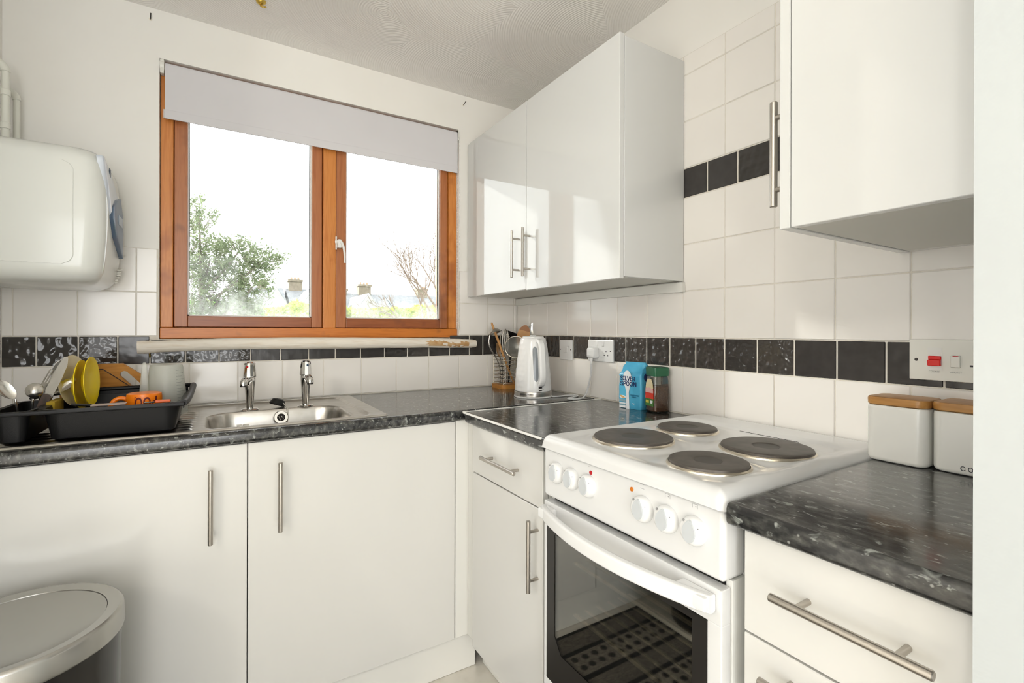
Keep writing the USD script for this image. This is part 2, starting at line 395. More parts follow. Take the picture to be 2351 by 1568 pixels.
# clear pane: thin mirror over transparency, with a film of condensation along its foot
MAT['pane'] = usdkit.material(stage, '/World/Looks/pane', {
    'f': ('fresnel', dict(IOR=1.45)), 't': ('transparent_bsdf', dict(color=(0.96, 0.97, 0.96))), 'gl': ('glossy_bsdf', dict(roughness=0.01, color=(0.35, 0.35, 0.35))),
    'm': ('mix_closure', {}), 'g': ('geometry', {}), 's': ('separate_xyz', {}), 'n': ('noise_texture', dict(scale=9.0, detail=5, roughness=0.65)),
    'ma': ('math', dict(math_type='multiply_add', value2=0.34, value3=-0.17)), 'ad': ('math', dict(math_type='add')),
    'mr': ('map_range', dict(from_min=1.228, from_max=1.33, to_min=0.30, to_max=0.0, clamp=True)),
    'sp': ('noise_texture', dict(scale=120.0, detail=2)), 'rs': ('map_range', dict(from_min=0.35, from_max=0.6, to_min=0.7, to_max=1.15, clamp=True)),
    'mul': ('math', dict(math_type='multiply')),
    'd': ('translucent_bsdf', dict(color=(0.66, 0.70, 0.69))), 'd2': ('diffuse_bsdf', dict(color=(0.70, 0.74, 0.73))), 'dm': ('mix_closure', dict(fac=0.35)), 'm2': ('mix_closure', {})},
    [('f.fac', 'm.fac'), ('t.BSDF', 'm.closure1'), ('gl.BSDF', 'm.closure2'), ('g.position', 's.vector'), ('g.position', 'n.vector'), ('n.fac', 'ma.value1'),
     ('s.z', 'ad.value1'), ('ma.value', 'ad.value2'), ('ad.value', 'mr.value'), ('g.position', 'sp.vector'), ('sp.fac', 'rs.value'), ('mr.result', 'mul.value1'), ('rs.result', 'mul.value2'),
     ('mul.value', 'm2.fac'), ('d.BSDF', 'dm.closure1'), ('d2.BSDF', 'dm.closure2'), ('m.closure', 'm2.closure1'), ('dm.closure', 'm2.closure2')], surface='m2.closure')
def panemat(name, tint, gl, rough=0.02):
    MAT[name] = usdkit.material(stage, '/World/Looks/' + name, {
        'f': ('layer_weight', dict(blend=0.35)), 'mr': ('map_range', dict(from_min=0.0, from_max=1.0, to_min=gl, to_max=0.9)),
        't': ('transparent_bsdf', dict(color=tint)), 'g': ('glossy_bsdf', dict(roughness=rough, color=(0.9, 0.9, 0.88))), 'm': ('mix_closure', {})},
        [('f.fresnel', 'mr.value'), ('mr.result', 'm.fac'), ('t.BSDF', 'm.closure1'), ('g.BSDF', 'm.closure2')], surface='m.closure')
panemat('oven_glass', (0.93, 0.92, 0.90), 0.115)
panemat('jar_glass', (0.86, 0.84, 0.80), 0.05)
MAT['jug_plastic'] = usdkit.material(stage, '/World/Looks/jug_plastic', {
    't': ('transparent_bsdf', dict(color=(0.92, 0.93, 0.90))), 'p': ('principled_bsdf', dict(base_color=(0.88, 0.89, 0.85), roughness=0.25)), 'tr': ('translucent_bsdf', dict(color=(0.9, 0.91, 0.88))),
    'a': ('mix_closure', dict(fac=0.45)), 'm': ('mix_closure', dict(fac=0.46))},
    [('p.BSDF', 'a.closure1'), ('tr.BSDF', 'a.closure2'), ('t.BSDF', 'm.closure1'), ('a.closure', 'm.closure2')], surface='m.closure')
MAT['mesh_fine'] = usdkit.material(stage, '/World/Looks/mesh_fine', {
    't': ('transparent_bsdf', {}), 'p': ('principled_bsdf', dict(base_color=(0.5, 0.5, 0.47), roughness=0.4, metallic=0.7)), 'm': ('mix_closure', dict(fac=0.38))},
    [('t.BSDF', 'm.closure1'), ('p.BSDF', 'm.closure2')], surface='m.closure')
# flat-woven rug: grey-brown ground, bands of dots and dark stripes running along x
MAT['rug'] = usdkit.material(stage, '/World/Looks/rug', {
    'g': ('geometry', {}), 's': ('separate_xyz', {}), 'my': ('math', dict(math_type='multiply', value2=4.6)), 'fr': ('math', dict(math_type='fraction')),
    'rb': ('rgb_ramp', {'ramp': [(0.0, (0.15, 0.135, 0.11)), (0.15, (0.15, 0.135, 0.11)), (0.17, (0.018, 0.017, 0.016)), (0.25, (0.018, 0.017, 0.016)), (0.27, (0.21, 0.19, 0.155)), (0.71, (0.21, 0.19, 0.155)), (0.73, (0.018, 0.017, 0.016)), (0.80, (0.018, 0.017, 0.016)), (0.82, (0.13, 0.12, 0.10)), (1.0, (0.15, 0.135, 0.11))]}),
    'mp': ('mapping', dict(scale=(23, 23, 0))), 'v': ('voronoi_texture', dict(scale=1.0, dimensions='2D', randomness=0.12)), 'rd': ('rgb_ramp', {'ramp': [(0.26, (1, 1, 1)), (0.34, (0, 0, 0))]}),
    'win': ('rgb_ramp', {'ramp': [(0.29, (0, 0, 0)), (0.30, (1, 1, 1)), (0.68, (1, 1, 1)), (0.69, (0, 0, 0))]}), 'mm': ('mix', dict(mix_type='multiply', fac=1.0)),
    'mx': ('mix', dict(color2=(0.022, 0.02, 0.018))), 'n': ('noise_texture', dict(scale=170, detail=2)), 'rn': ('rgb_ramp', {'ramp': [(0.3, (0.5, 0.5, 0.5)), (0.7, (1.3, 1.3, 1.3))]}),
    'm3': ('mix', dict(mix_type='multiply', fac=1.0)), 'b': ('bump', dict(strength=0.8, distance=0.004)), 'p': ('principled_bsdf', dict(roughness=0.95))},
    [('g.position', 's.vector'), ('s.y', 'my.value1'), ('my.value', 'fr.value1'), ('fr.value', 'rb.fac'), ('fr.value', 'win.fac'), ('g.position', 'mp.vector'), ('mp.vector', 'v.vector'), ('v.distance', 'rd.fac'),
     ('rd.color', 'mm.color1'), ('win.color', 'mm.color2'), ('mm.color', 'mx.fac'), ('rb.color', 'mx.color1'), ('g.position', 'n.vector'), ('n.fac', 'rn.fac'), ('mx.color', 'm3.color1'), ('rn.color', 'm3.color2'),
     ('m3.color', 'p.base_color'), ('n.fac', 'b.height'), ('b.normal', 'p.normal')], surface='p.BSDF')

# ================================================================ ROOM SHELL
ZC, ZB, ZT, PZ = 0.909, 1.0609, 1.1583, 0.1515            # worktop, border tile foot and head, white tile pitch
PWX, PBK = 0.152, 0.10262
Z2B = ZT + 3 * PZ; Z2T = 1.7093; H = 2.30
RX0, RY0, FX0, SY_ = -1.868, -4.60, -5.20, -1.15                                   # left wall, wall behind the camera
WX0, WX1, WZ0, WZ1 = -1.4755, -0.3245, 1.147, 2.132        # window opening

floor = struct('floor', pbox((FX0 - .1, RY0 - .1, -0.06), (0.12, 0.26, 0)), 'floor_vinyl')
ceiling = struct('ceiling', pbox((FX0 - .1, RY0 - .1, H), (0.12, 0.26, H + 0.06)), 'artex')
PY = 0.006                                                  # plaster face lies behind the tile faces
wb = struct('wall_back', cat(pbox((RX0 - .1, PY, 0), (WX0, 0.26, H)), pbox((WX1, PY, 0), (0.12, 0.26, H)),
                             pbox((WX0, PY, 0), (WX1, 0.26, WZ0)), pbox((WX0, PY, WZ1), (WX1, 0.26, H))), 'plaster')
wr = struct('wall_right', pbox((PY, -1.905, 0), (0.12, PY, H)), 'plaster')
# wider room out of view, added so that light comes in evenly
LY0, LY1 = -3.85, -1.55                                     # opening for the unseen side light
BX0, BX1, BZ0, BZ1 = -2.65, -1.05, 0.12, 2.12               # opening for the unseen back light
struct('wall_left', cat(pbox((RX0 - .1, SY_, 0), (RX0, PY, H)), pbox((FX0 - .1, SY_, 0), (RX0 - .1, SY_ + .1, H))), 'plaster')  # outer piece belongs to the added wider room
struct('added_wall_far_left', cat(pbox((FX0 - .1, LY1, 0), (FX0, SY_, H)), pbox((FX0 - .1, RY0, 0), (FX0, LY0, H)), pbox((FX0 - .1, LY0, 0), (FX0, LY1, BZ0)), pbox((FX0 - .1, LY0, BZ1), (FX0, LY1, H))), 'plaster')  # added wall out of view, holds the side light
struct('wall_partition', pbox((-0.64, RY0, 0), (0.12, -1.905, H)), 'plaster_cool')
struct('unseen_wall_front', cat(pbox((FX0 - .1, RY0 - .1, 0), (BX0, RY0, H)), pbox((BX1, RY0 - .1, 0), (-0.64, RY0, H)),
                         pbox((BX0, RY0 - .1, 0), (BX1, RY0, BZ0)), pbox((BX0, RY0 - .1, BZ1), (BX1, RY0, H))), 'plaster')  # unseen wall, set well back so the light spreads evenly

# ---- tiles, each a part of its wall
rnd = random.Random(7)
G = 0.0013                                                  # half a joint
def tile_x(base, name, x0, x1, z0, z1, m, g=G):             # on the window wall
    if x1 - x0 < 0.012 or z1 - z0 < 0.012: return
    d = rnd.uniform(-0.0004, 0.0004)
    child(base, name, rbox((x0 + g, d, z0 + g), (x1 - g, 0.006, z1 - g), 0.0014), m)
def tile_y(base, name, y0, y1, z0, z1, m, g=G):             # on the cooker wall
    if y1 - y0 < 0.012 or z1 - z0 < 0.012: return
    d = rnd.uniform(-0.0004, 0.0004)
    child(base, name, rbox((d, y0 + g, z0 + g), (0.006, y1 - g, z1 - g), 0.0014), m)
def white(): return rnd.choice(['tile_white', 'tile_white', 'tile_white_b'])
def black(): return rnd.choice(['tile_black', 'tile_black_b', 'tile_black', 'tile_black_flat'])
TOPX = ZT + 2 * PZ
child(wb, 'grout', cat(pbox((RX0, 0.0022, ZC), (-0.002, PY, WZ0)), pbox((RX0, 0.0022, WZ0), (WX0 - .002, PY, TOPX)), pbox((WX1 + .002, 0.0022, WZ0), (-0.002, PY, TOPX))), 'grout')
xs = [-0.7783 + i * PWX for i in range(-8, 6)]
cols = [(max(a, RX0), min(a + PWX, -0.002)) for a in xs if a + PWX > RX0 and a < -0.002]
for a, b in cols:
    tile_x(wb, 'wall_tile', a, b, ZC + 0.002, ZB, white())
    for k in range(2):
        z0, z1 = ZT + k * PZ, ZT + (k + 1) * PZ
        if b <= WX0 + 0.02: tile_x(wb, 'wall_tile', a, min(b, WX0 - .004), z0, z1, white())
        elif a < WX0: tile_x(wb, 'wall_tile', a, WX0 - .004, z0, z1, white())
        if b > WX1: tile_x(wb, 'wall_tile', max(a, WX1 + .004), b, z0, z1, white())
bx = [-1.868, -1.7884, -1.6881, -1.5873, -1.5] + [-0.98721 + i * PBK for i in range(-4, 8)] + [-0.2262, -0.1959 + .0, -0.0959, -0.002]
bx = [-1.868, -1.7884, -1.6881, -1.5873, -1.5000] + [-0.98721 + i * PBK for i in range(-4, 8)] + [-0.1959, -0.0959, -0.002]
seq = ['tile_black', 'tile_black', 'tile_black_b', 'tile_black_flat', 'tile_black', 'tile_black', 'tile_black_b', 'tile_black_flat', 'tile_black_flat', 'tile_black_flat', 'tile_black_flat', 'tile_black_flat', 'tile_black', 'tile_black_b', 'tile_black', 'tile_black']
for i, (a, b) in enumerate(zip(bx[:-1], bx[1:])):
    if WX0 < (a + b) / 2 < WX1: tile_x(wb, 'border_tile', a, b, ZB, min(ZT, WZ0 - .002), seq[i % len(seq)], 0.002)
    else: tile_x(wb, 'border_tile', a, b, ZB, ZT, seq[i % len(seq)], 0.002)
# cooker wall
TOPY = 2.0775
child(wr, 'grout', pbox((0.0022, -1.904, ZC - 0.02), (PY, -0.002, TOPY)), 'grout')
ys = [-1.02387 - i * PWX for i in range(-8, 7)]
rows = [(ZC + 0.002, ZB)] + [(ZT + k * PZ, ZT + (k + 1) * PZ) for k in range(3)] + [(Z2T, Z2T + 0.1516), (Z2T + 0.1516, Z2T + 0.3032), (Z2T + 0.3032, TOPY)]
for a in ys:
    y1, y0 = min(a + PWX, -0.002), max(a, -1.904)
    if y1 - y0 < 0.012: continue
    for z0, z1 in rows:
        if y0 > -1.02 and z0 > 1.345: continue               # hidden behind the wall cabinet
        if y0 > -1.03 and y1 < -0.01 and z1 > 1.345: z1 = 1.345 if z0 < 1.345 else z1
        tile_y(wr, 'wall_tile', y0, y1, z0, z1, white())
by = [-0.66257 - i * PBK for i in range(-6, 13)]
for i, a in enumerate(by):
    y1, y0 = min(a + PBK, -0.002), max(a, -1.904)
    if y1 - y0 < 0.012: continue
    m = 'tile_black_flat' if y1 < -1.30 else ('tile_black_b' if i % 3 else 'tile_black')
    tile_y(wr, 'border_tile', y0, y1, ZB, ZT, m, 0.002)
for i in range(-1, 8):
    y1, y0 = -1.1148 - i * PBK + 0, max(-1.1148 - (i + 1) * PBK, -1.904)
    if i == -1: y1 = -1.024
    if y1 - y0 < 0.012: continue
    tile_y(wr, 'border_tile', y0, y1, Z2B, Z2T, 'tile_black' if i == 1 else 'tile_black_flat', 0.002)

# batten on the wall under the wall cabinet
single('batten', rbox((-0.0155, -1.035, 1.3065), (-0.0007, -0.012, 1.3385), 0.001), 'panel_white', 'white painted wooden batten on the tiles under the double wall cabinet', 'batten')

# ---- the window
win = T('window_1', 'orange pine two-light window in the tiled wall above the sink', 'window', (-0.9, 0.03, WZ0), kind='structure')
FY = 0.030
def bar(a, b, r=0.003): return rbox(a, b, r, 2)
win.part('frame', bar((WX0 + .001, FY, WZ0 + .041), (-1.4367, 0.11, WZ1 - .001)), 'pine_z', smooth=30)
win.part('frame', bar((-0.3642, FY, WZ0 + .041), (WX1 - .001, 0.11, WZ1 - .001)), 'pine_z', smooth=30)
win.part('sill', bar((WX0 + .001, FY - 0.012, WZ0 + .001), (WX1 - .001, 0.11, WZ0 + .041)), 'pine_x', smooth=30)
win.part('frame', bar((-1.4367, FY, WZ1 - .045), (-0.3642, 0.11, WZ1 - .001)), 'pine_x', smooth=30)
win.part('mullion', bar((-0.9275, FY, WZ0 + .041), (-0.8770, 0.11, WZ1 - .045)), 'pine_z', smooth=30)
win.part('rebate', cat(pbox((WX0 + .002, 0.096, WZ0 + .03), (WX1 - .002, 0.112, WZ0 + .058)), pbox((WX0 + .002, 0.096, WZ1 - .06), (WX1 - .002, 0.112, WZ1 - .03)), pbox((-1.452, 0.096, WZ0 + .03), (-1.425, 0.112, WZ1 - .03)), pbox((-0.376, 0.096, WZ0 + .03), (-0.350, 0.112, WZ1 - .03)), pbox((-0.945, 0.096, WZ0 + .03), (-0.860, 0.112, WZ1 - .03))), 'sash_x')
SY = 0.043
for x0, x1, a, b in ((-1.4350, -0.9300, -1.3939, -0.9700), (-0.8745, -0.3665, -0.8325, -0.4030)):
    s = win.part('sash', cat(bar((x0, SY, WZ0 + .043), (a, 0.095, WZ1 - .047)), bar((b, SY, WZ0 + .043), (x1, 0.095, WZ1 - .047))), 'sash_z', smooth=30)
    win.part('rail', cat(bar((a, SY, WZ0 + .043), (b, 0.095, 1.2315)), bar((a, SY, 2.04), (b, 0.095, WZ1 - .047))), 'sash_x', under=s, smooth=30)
    e = 0.004
    win.part('glazing_bead', cat(pbox((a, 0.056, 1.2315), (a + e, 0.07, 2.04)), pbox((b - e, 0.056, 1.2315), (b, 0.07, 2.04)), pbox((a, 0.056, 1.2315), (b, 0.07, 1.2315 + e))), 'paint_white', under=s)
    win.part('pane', pbox((a + .001, 0.0610, 1.2325), (b - .001, 0.0618, 2.04)), 'pane', under=s)
    win.part('seal', cat(pbox((b - e - .003, 0.0635, 1.2355), (b - e, 0.066, 2.04)), pbox((a + e, 0.0635, 1.2355), (a + e + .0015, 0.066, 2.04))), 'dark_matte', under=s)
# cockspur handle on the mullion
hx, hz = -0.8800, 1.545
hb = win.part('handle', cat(rbox((hx, FY - 0.006, hz - 0.028), (hx + 0.006, FY + 0.002, hz + 0.028), 0.002, 2),
    cyl((hx + 0.003, FY - 0.004, hz + .004), (hx + 0.016, FY - 0.016, hz + 0.004), 0.010, 0.008, 14),
    rbox((hx + 0.006, FY - 0.024, hz - 0.022), (hx + 0.022, FY - 0.002, hz + 0.014), 0.004, 2),
    tube(spline([(hx + 0.014, FY - 0.020, hz + 0.008), (hx + 0.026, FY - 0.026, hz - 0.012), (hx + 0.031, FY - 0.030, hz - 0.045), (hx + 0.032, FY - 0.032, hz - 0.085)], 6), np.linspace(0.0062, 0.0035, 19), 10)), 'paint_white', smooth=40, label='white painted cockspur window handle')

# ---- roller blind
bl = T('roller_blind', 'pale grey roller blind pulled a fifth of the way down the window', 'blind', (-0.9, 0.01, 1.925))
fx0, fx1 = -1.4595, -0.3335
bl.part('fabric', cat(pbox((fx0, 0.0018, 1.955), (fx1, 0.0026, 2.112)), tube([(fx0, 0.0150, 2.1095), (fx1, 0.0150, 2.1095)], 0.0133, 24)), 'blind', smooth=40)
bl.part('hem_bar', rbox((fx0 - .001, 0.0002, 1.9235), (fx1 + .001, 0.0060, 1.9550), 0.002, 2), 'blind', smooth=30)
bl.part('hem_cap', rbox((fx0 - .004, -0.0002, 1.9240), (fx0 - .0012, 0.0065, 1.9550), 0.001), 'plastic_white')
for x0, x1 in ((WX0 + .001, fx0 - .002), (fx1 + .002, WX1 - .001)):
    bl.part('bracket', cat(rbox((x0, 0.0, 2.080), (x1, 0.027, 2.1305), 0.004, 2), cyl((x0, 0.0165, 2.109), (x1, 0.0165, 2.109), 0.0205, n=24)), 'plastic_cream', smooth=40)
ch = []
zs = np.linspace(2.09, 1.195, 150)
for dx, dy in ((0, 0.0), (0.006, -0.006)):
    ch += [moved(trimesh.creation.icosphere(0, 0.0017), (-0.3325 - .0035 + dx * 1.6, -0.004 + dy, z)) for z in zs]
for t in np.linspace(0, PI, 9): ch.append(moved(trimesh.creation.icosphere(0, 0.0017), (-0.3312 - 0.0048 * math.cos(t), -0.007 - 0.003 * math.cos(t) * -1 + .0, 1.195 - 0.012 * math.sin(t))))
bl.part('bead_chain', cat(*ch), 'plastic_white')

# wall screws near the ceiling, ceiling hook
for lab, (x, z) in (('small rusty screw in the wall above the left end of the blind', (-1.5014, 2.2594)), ('small rusty screw in the wall above the right end of the blind', (-0.3018, 2.2558))):
    t = T('wall_screw', lab, 'screw', (x, PY, z))
    t.part('shank', cyl((x, PY, z), (x + .003, -0.016, z + .010), 0.0016, n=8), 'dark_metal')
    t.part('plug', cyl((x, PY, z), (x, PY - .0012, z), 0.005, n=12), 'drift_wood')
ck = T('ceiling_hook', 'small yellow brass hook screwed into the combed ceiling', 'hook', (-1.176, -0.232, H))
ck.part('base', lathe([(0, 0), (0.016, 0), (0.014, -0.006), (0.006, -0.012), (0, -0.012)][::-1], 20, origin=(-1.176, -0.232, H)), 'brass', smooth=40)
ck.part('hook', tube(spline([(-1.176, -0.232, H - .01), (-1.176, -0.238, H - .02), (-1.170, -0.246, H - .026), (-1.162, -0.244, H - .022)], 6), 0.003, 8), 'brass', smooth=True)

# ================================================================ UNITS UNDER THE WINDOW
def hbar(t, door, p0, p1, out, r=0.006, inset=0.03, so=0.030):
    """bar handle: rod p0-p1 in front of a face, two posts back to it. out: the face's normal"""
    p0, p1, o = np.array(p0, float), np.array(p1, float), np.array(out, float)
    d = (p1 - p0) / np.linalg.norm(p1 - p0)
    rod = cyl(p0 + o * so, p1 + o * so, r, n=18, bev=0.0012)
    posts = [cyl(q, q + o * so, r * 0.72, n=12) for q in (p0 + d * inset, p1 - d * inset)]
    return t.part('handle', cat(rod, *posts), 'steel_brushed', under=door, smooth=35, label='brushed steel bar handle')
def carcass(t, a, b, th=0.016, m='panel_white', axis='y'):
    (x0, y0, z0), (x1, y1, z1) = a, b
    parts = [pbox((x0, y0, z0), (x1, y1, z0 + th))]
    if axis == 'y': parts += [pbox((x0, y0, z0 + th), (x0 + th, y1, z1)), pbox((x1 - th, y0, z0 + th), (x1, y1, z1))]
    else: parts += [pbox((x0, y0, z0 + th), (x1, y0 + th, z1)), pbox((x0, y1 - th, z0 + th), (x1, y1, z1))]
    t.part('carcass', cat(*parts), m)
DY, DT, DZ0, DZ1 = -0.580, 0.018, 0.130, 0.8700
for (x0, x1, hx, hz0, hz1, lab) in ((-1.8665, -1.2287, -1.3133, 0.622, 0.816, 'white base cabinet door under the dish rack, left of the pair'),
                                    (-1.2262, -0.6085, -1.1490, 0.6205, 0.8135, 'white base cabinet door under the sink bowl, right of the pair')):
    t = T('base_cabinet', lab, 'cabinet', ((x0 + x1) / 2, DY, 0.11))
    carcass(t, (x0, DY + DT + .002, 0.122), (x1, -0.020, 0.866))
    d = t.part('door', rbox((x0, DY, DZ0), (x1, DY + DT, DZ1), 0.0015), 'door_white')
    hbar(t, d, (hx, DY, hz0), (hx, DY, hz1), (0, -1, 0))
single('corner_post', cat(rbox((-0.6055, DY, DZ0), (-0.5350, DY + 0.018, 0.8735), 0.003, 2), rbox((-0.5590, -0.6540, DZ0), (-0.5450, DY - .0005, 0.8735), 0.002, 2)), 'panel_white', 'narrow white filler post in the corner between the two cabinet runs', 'filler panel', smooth=30)
single('plinth', rbox((RX0 + .001, -0.560, 0.001), (-0.5200, -0.544, 0.121), 0.001), 'panel_white', 'long white plinth board under the pair of sink cabinet doors', 'plinth')
single('plinth', rbox((-0.4920, -1.088, 0.001), (-0.4760, -0.562, 0.121), 0.001), 'panel_white', 'short white plinth board under the narrow drawer cabinet left of the cooker', 'plinth')

# worktops: post-formed front edges
def worktop(y0, y1, z0, z1, r, nose):
    """profile across the depth, nose at y0 side; returned as polygon in (depth, z)"""
    p = [(y1, z0), (y1, z1)]
    for i in range(9):
        a = PI / 2 + PI / 2 * i / 8
        p.append((y0 + r + r * math.cos(a), z1 - r + r * math.sin(a)))
    for i in range(9):
        a = PI + PI / 2 * i / 8
        p.append((y0 + r + r * math.cos(a), z0 + r + r * math.sin(a)))
    return Polygon(p)
def man(m):
    return manifold3d.Manifold(manifold3d.Mesh(np.asarray(m.vertices, np.float32), np.asarray(m.faces, np.uint32)))
def unman(m):
    q = m.to_mesh(); return tm(q.vert_properties[:, :3], q.tri_verts)
W0 = 0.874
prof = worktop(-0.600, -0.0008, W0, ZC, 0.012, 1)
wt1 = plane_map(extr(prof, -0.003 - (RX0 + .001)), RX0 + .001, 0, 0, (0, 1, 0), (0, 0, 1))
cut = pbox((-1.772, -0.545, 0.80), (-0.852, -0.062, 1.0))
wt1 = unman(man(wt1) - man(cut))
t = T('worktop', 'long black flecked worktop under the window, holding the sink', 'worktop', (-0.93, -0.3, W0))
t.part('slab', wt1, 'laminate', smooth=30)
prof2 = worktop(-0.600, -0.0008, W0, ZC, 0.010, 1)
wt2 = plane_map(extr(prof2, 1.0895 - 0.6395), 0, -1.0895, 0, (1, 0, 0), (0, 0, 1))
# local x = depth (x), local y = z, local z -> x cross z = -y ; so flip into place
wt2 = plane_map(extr(prof2, 1.0895 - 0.6395), 0, -0.6395, 0, (1, 0, 0), (0, 0, 1))
t = T('worktop', 'short black flecked worktop between the corner joint and the cooker', 'worktop', (-0.3, -0.86, W0))
t.part('slab', wt2, 'laminate', smooth=30)
t.part('edging_strip', cat(rbox((-0.604, -0.6385, ZC - 0.0), (-0.003, -0.6270, ZC + 0.0022), 0.0008), rbox((-0.6030, -1.0800, ZC - 0.0045), (-0.5975, -0.6270, ZC + 0.0014), 0.001)), 'paint_white', label='white metal joint strip along the worktop edges')
wt3 = plane_map(extr(prof2, 1.9045 - 1.6075), 0, -1.6075, 0, (1, 0, 0), (0, 0, 1))
t = T('worktop', 'black flecked worktop to the right of the cooker under two canisters', 'worktop', (-0.3, -1.75, W0))
t.part('slab', moved(wt3, (-0.012, 0, 0)), 'laminate', smooth=30)
# ---- sink: pressed steel, one heightfield
def sdf_rr(X, Y, x0, x1, y0, y1, r):
    qx, qy = np.abs(X - (x0 + x1) / 2) - (x1 - x0) / 2 + r, np.abs(Y - (y0 + y1) / 2) - (y1 - y0) / 2 + r
    return np.hypot(np.maximum(qx, 0), np.maximum(qy, 0)) + np.minimum(np.maximum(qx, qy), 0) - r
def sst(a, b, x):
    t = np.clip((x - a) / (b - a), 0, 1); return t * t * (3 - 2 * t)
SX0, SX1, SY0, SY1 = -1.800, -0.834, -0.566, -0.042
gx = np.linspace(SX0, SX1, 260); gy = np.linspace(SY0, SY1, 170)
X, Y = np.meshgrid(gx, gy, indexing='ij')
so = sdf_rr(X, Y, SX0, SX1, SY0, SY1, 0.012)
Z = 0.9135 - 0.0045 * sst(-0.003, 0.0, so)
inner = sdf_rr(X, Y, SX0 + .024, SX1 - 0.052, SY0 + .018, SY1 - 0.030, 0.035)
Z -= 0.0070 * sst(0.006, -0.007, inner)
bowl = sdf_rr(X, Y, -1.325, -0.928, -0.535, -0.236, 0.075)
Z -= 0.150 * sst(0.004, -0.030, bowl)
drn = sdf_rr(X, Y, -1.755, -1.352, -0.52, -0.16, 0.02)
Z += 0.0030 * sst(0.0, -0.012, drn) * np.clip(np.sin((Y + 0.5) / 0.040 * 2 * PI), 0, 1)
na, nb = X.shape
idx = np.arange(na * nb).reshape(na, nb)
F = np.concatenate([np.stack([idx[:-1, :-1], idx[1:, :-1], idx[1:, 1:]], -1).reshape(-1, 3), np.stack([idx[:-1, :-1], idx[1:, 1:], idx[:-1, 1:]], -1).reshape(-1, 3)])
sk = tm(np.stack([X, Y, Z], -1).reshape(-1, 3), F)
t = T('sink', 'stainless steel inset sink with ribbed drainer below the window', 'sink', (-1.3, -0.3, ZC))
t.part('body', sk, 'steel', smooth=True)
oy, oz = -0.2560, 0.8800
ov = t.part('overflow', cat(moved(align(lathe([(0.013, 0), (0.021, 0), (0.0235, 0.002), (0.021, 0.005), (0.013, 0.005)], 28), (0, -1, 0.35)), (-1.113, oy - .002, oz))), 'chrome', smooth=40)
t.part('grille', cat(moved(align(lathe([(0, 0.0), (0.0135, 0.0), (0.0135, 0.002), (0, 0.002)], 20), (0, -1, 0.35)), (-1.113, oy - .002, oz))), 'dark_matte', under=ov)
t.part('clip', cat(tube([(-1.121, oy - .008, oz + .006), (-1.116, oy - .009, oz - .008), (-1.111, oy - .008, oz + .006), (-1.106, oy - .009, oz - .003)], 0.0018, 6)), 'chrome', under=ov, smooth=True)
# plug resting on the ledge, with its ball chain
t = T('sink_plug', 'black rubber sink plug on a ball chain lying on the steel ledge', 'sink plug', (-1.121, -0.200, 0.9066))
t.part('plug', moved(align(lathe([(0, 0), (0.024, 0), (0.027, 0.004), (0.020, 0.020), (0.010, 0.024), (0, 0.024)], 24), (0.35, 0.1, 1)), (-1.121, -0.200, 0.9150)), 'black_plastic', smooth=40)
pts = spline([(-1.113, -0.205, 0.938), (-1.098, -0.222, 0.918), (-1.092, -0.238, 0.9085), (-1.091, -0.250, 0.890), (-1.093, -0.258, 0.860), (-1.097, -0.262, 0.832)], 9)
t.part('chain', cat(*[moved(trimesh.creation.icosphere(1, 0.0021), p) for p in pts[::1]]), 'cutlery')
# pillar taps
def make_tap(x, y, lab, turn, spot):
    t = T('tap', lab, 'tap', (x, y, 0.9068), turn)
    z = 0.0
    b = t.part('body', lathe([(0, 0), (0.0, 0.002), (0.0105, 0.004), (0.0115, 0.012), (0.0125, 0.03), (0.0150, 0.070), (0.0175, 0.095), (0.0180, 0.108), (0.0150, 0.114), (0, 0.114)], 28), 'chrome', smooth=50, local=True)
    t.part('flange', lathe([(0, 0), (0.027, 0), (0.0275, 0.002), (0.024, 0.005), (0.014, 0.007), (0, 0.007)], 30), 'chrome', under=b, smooth=40, local=True)
    t.part('head', lathe([(0, 0.112), (0.0195, 0.112), (0.0205, 0.116), (0.0175, 0.150), (0.0160, 0.160), (0.0120, 0.163), (0, 0.1635)], 12), 'chrome', smooth=25, local=True)
    sp = cat(tube(spline([(0, 0.0, 0.100), (0, -0.018, 0.104), (0, -0.034, 0.101), (0, -0.040, 0.088)], 5), np.full(16, 0.0115), 16))
    t.part('spout', sp, 'chrome', smooth=50, local=True)
    t.part('nozzle', cyl((0, -0.040, 0.090), (0, -0.0405, 0.082), 0.0105, n=16), 'dark_metal', smooth=40, local=True)
    t.part('colour_spot', moved(align(lathe([(0, 0), (0.004, 0), (0.0035, 0.001), (0, 0.001)], 12), (0, -1, 0.12)), (0, -0.0172, 0.148)), spot, local=True)
make_tap(-1.2045, -0.205, 'chrome pillar tap with a red spot, left one on the sink', 42 - 73, 'red_lamp')  # red spot stands in for a reddish reflection on this tap
make_tap(-1.0290, -0.215, 'chrome pillar tap with spout turned right, nearer the corner', 14, 'blue_dark')

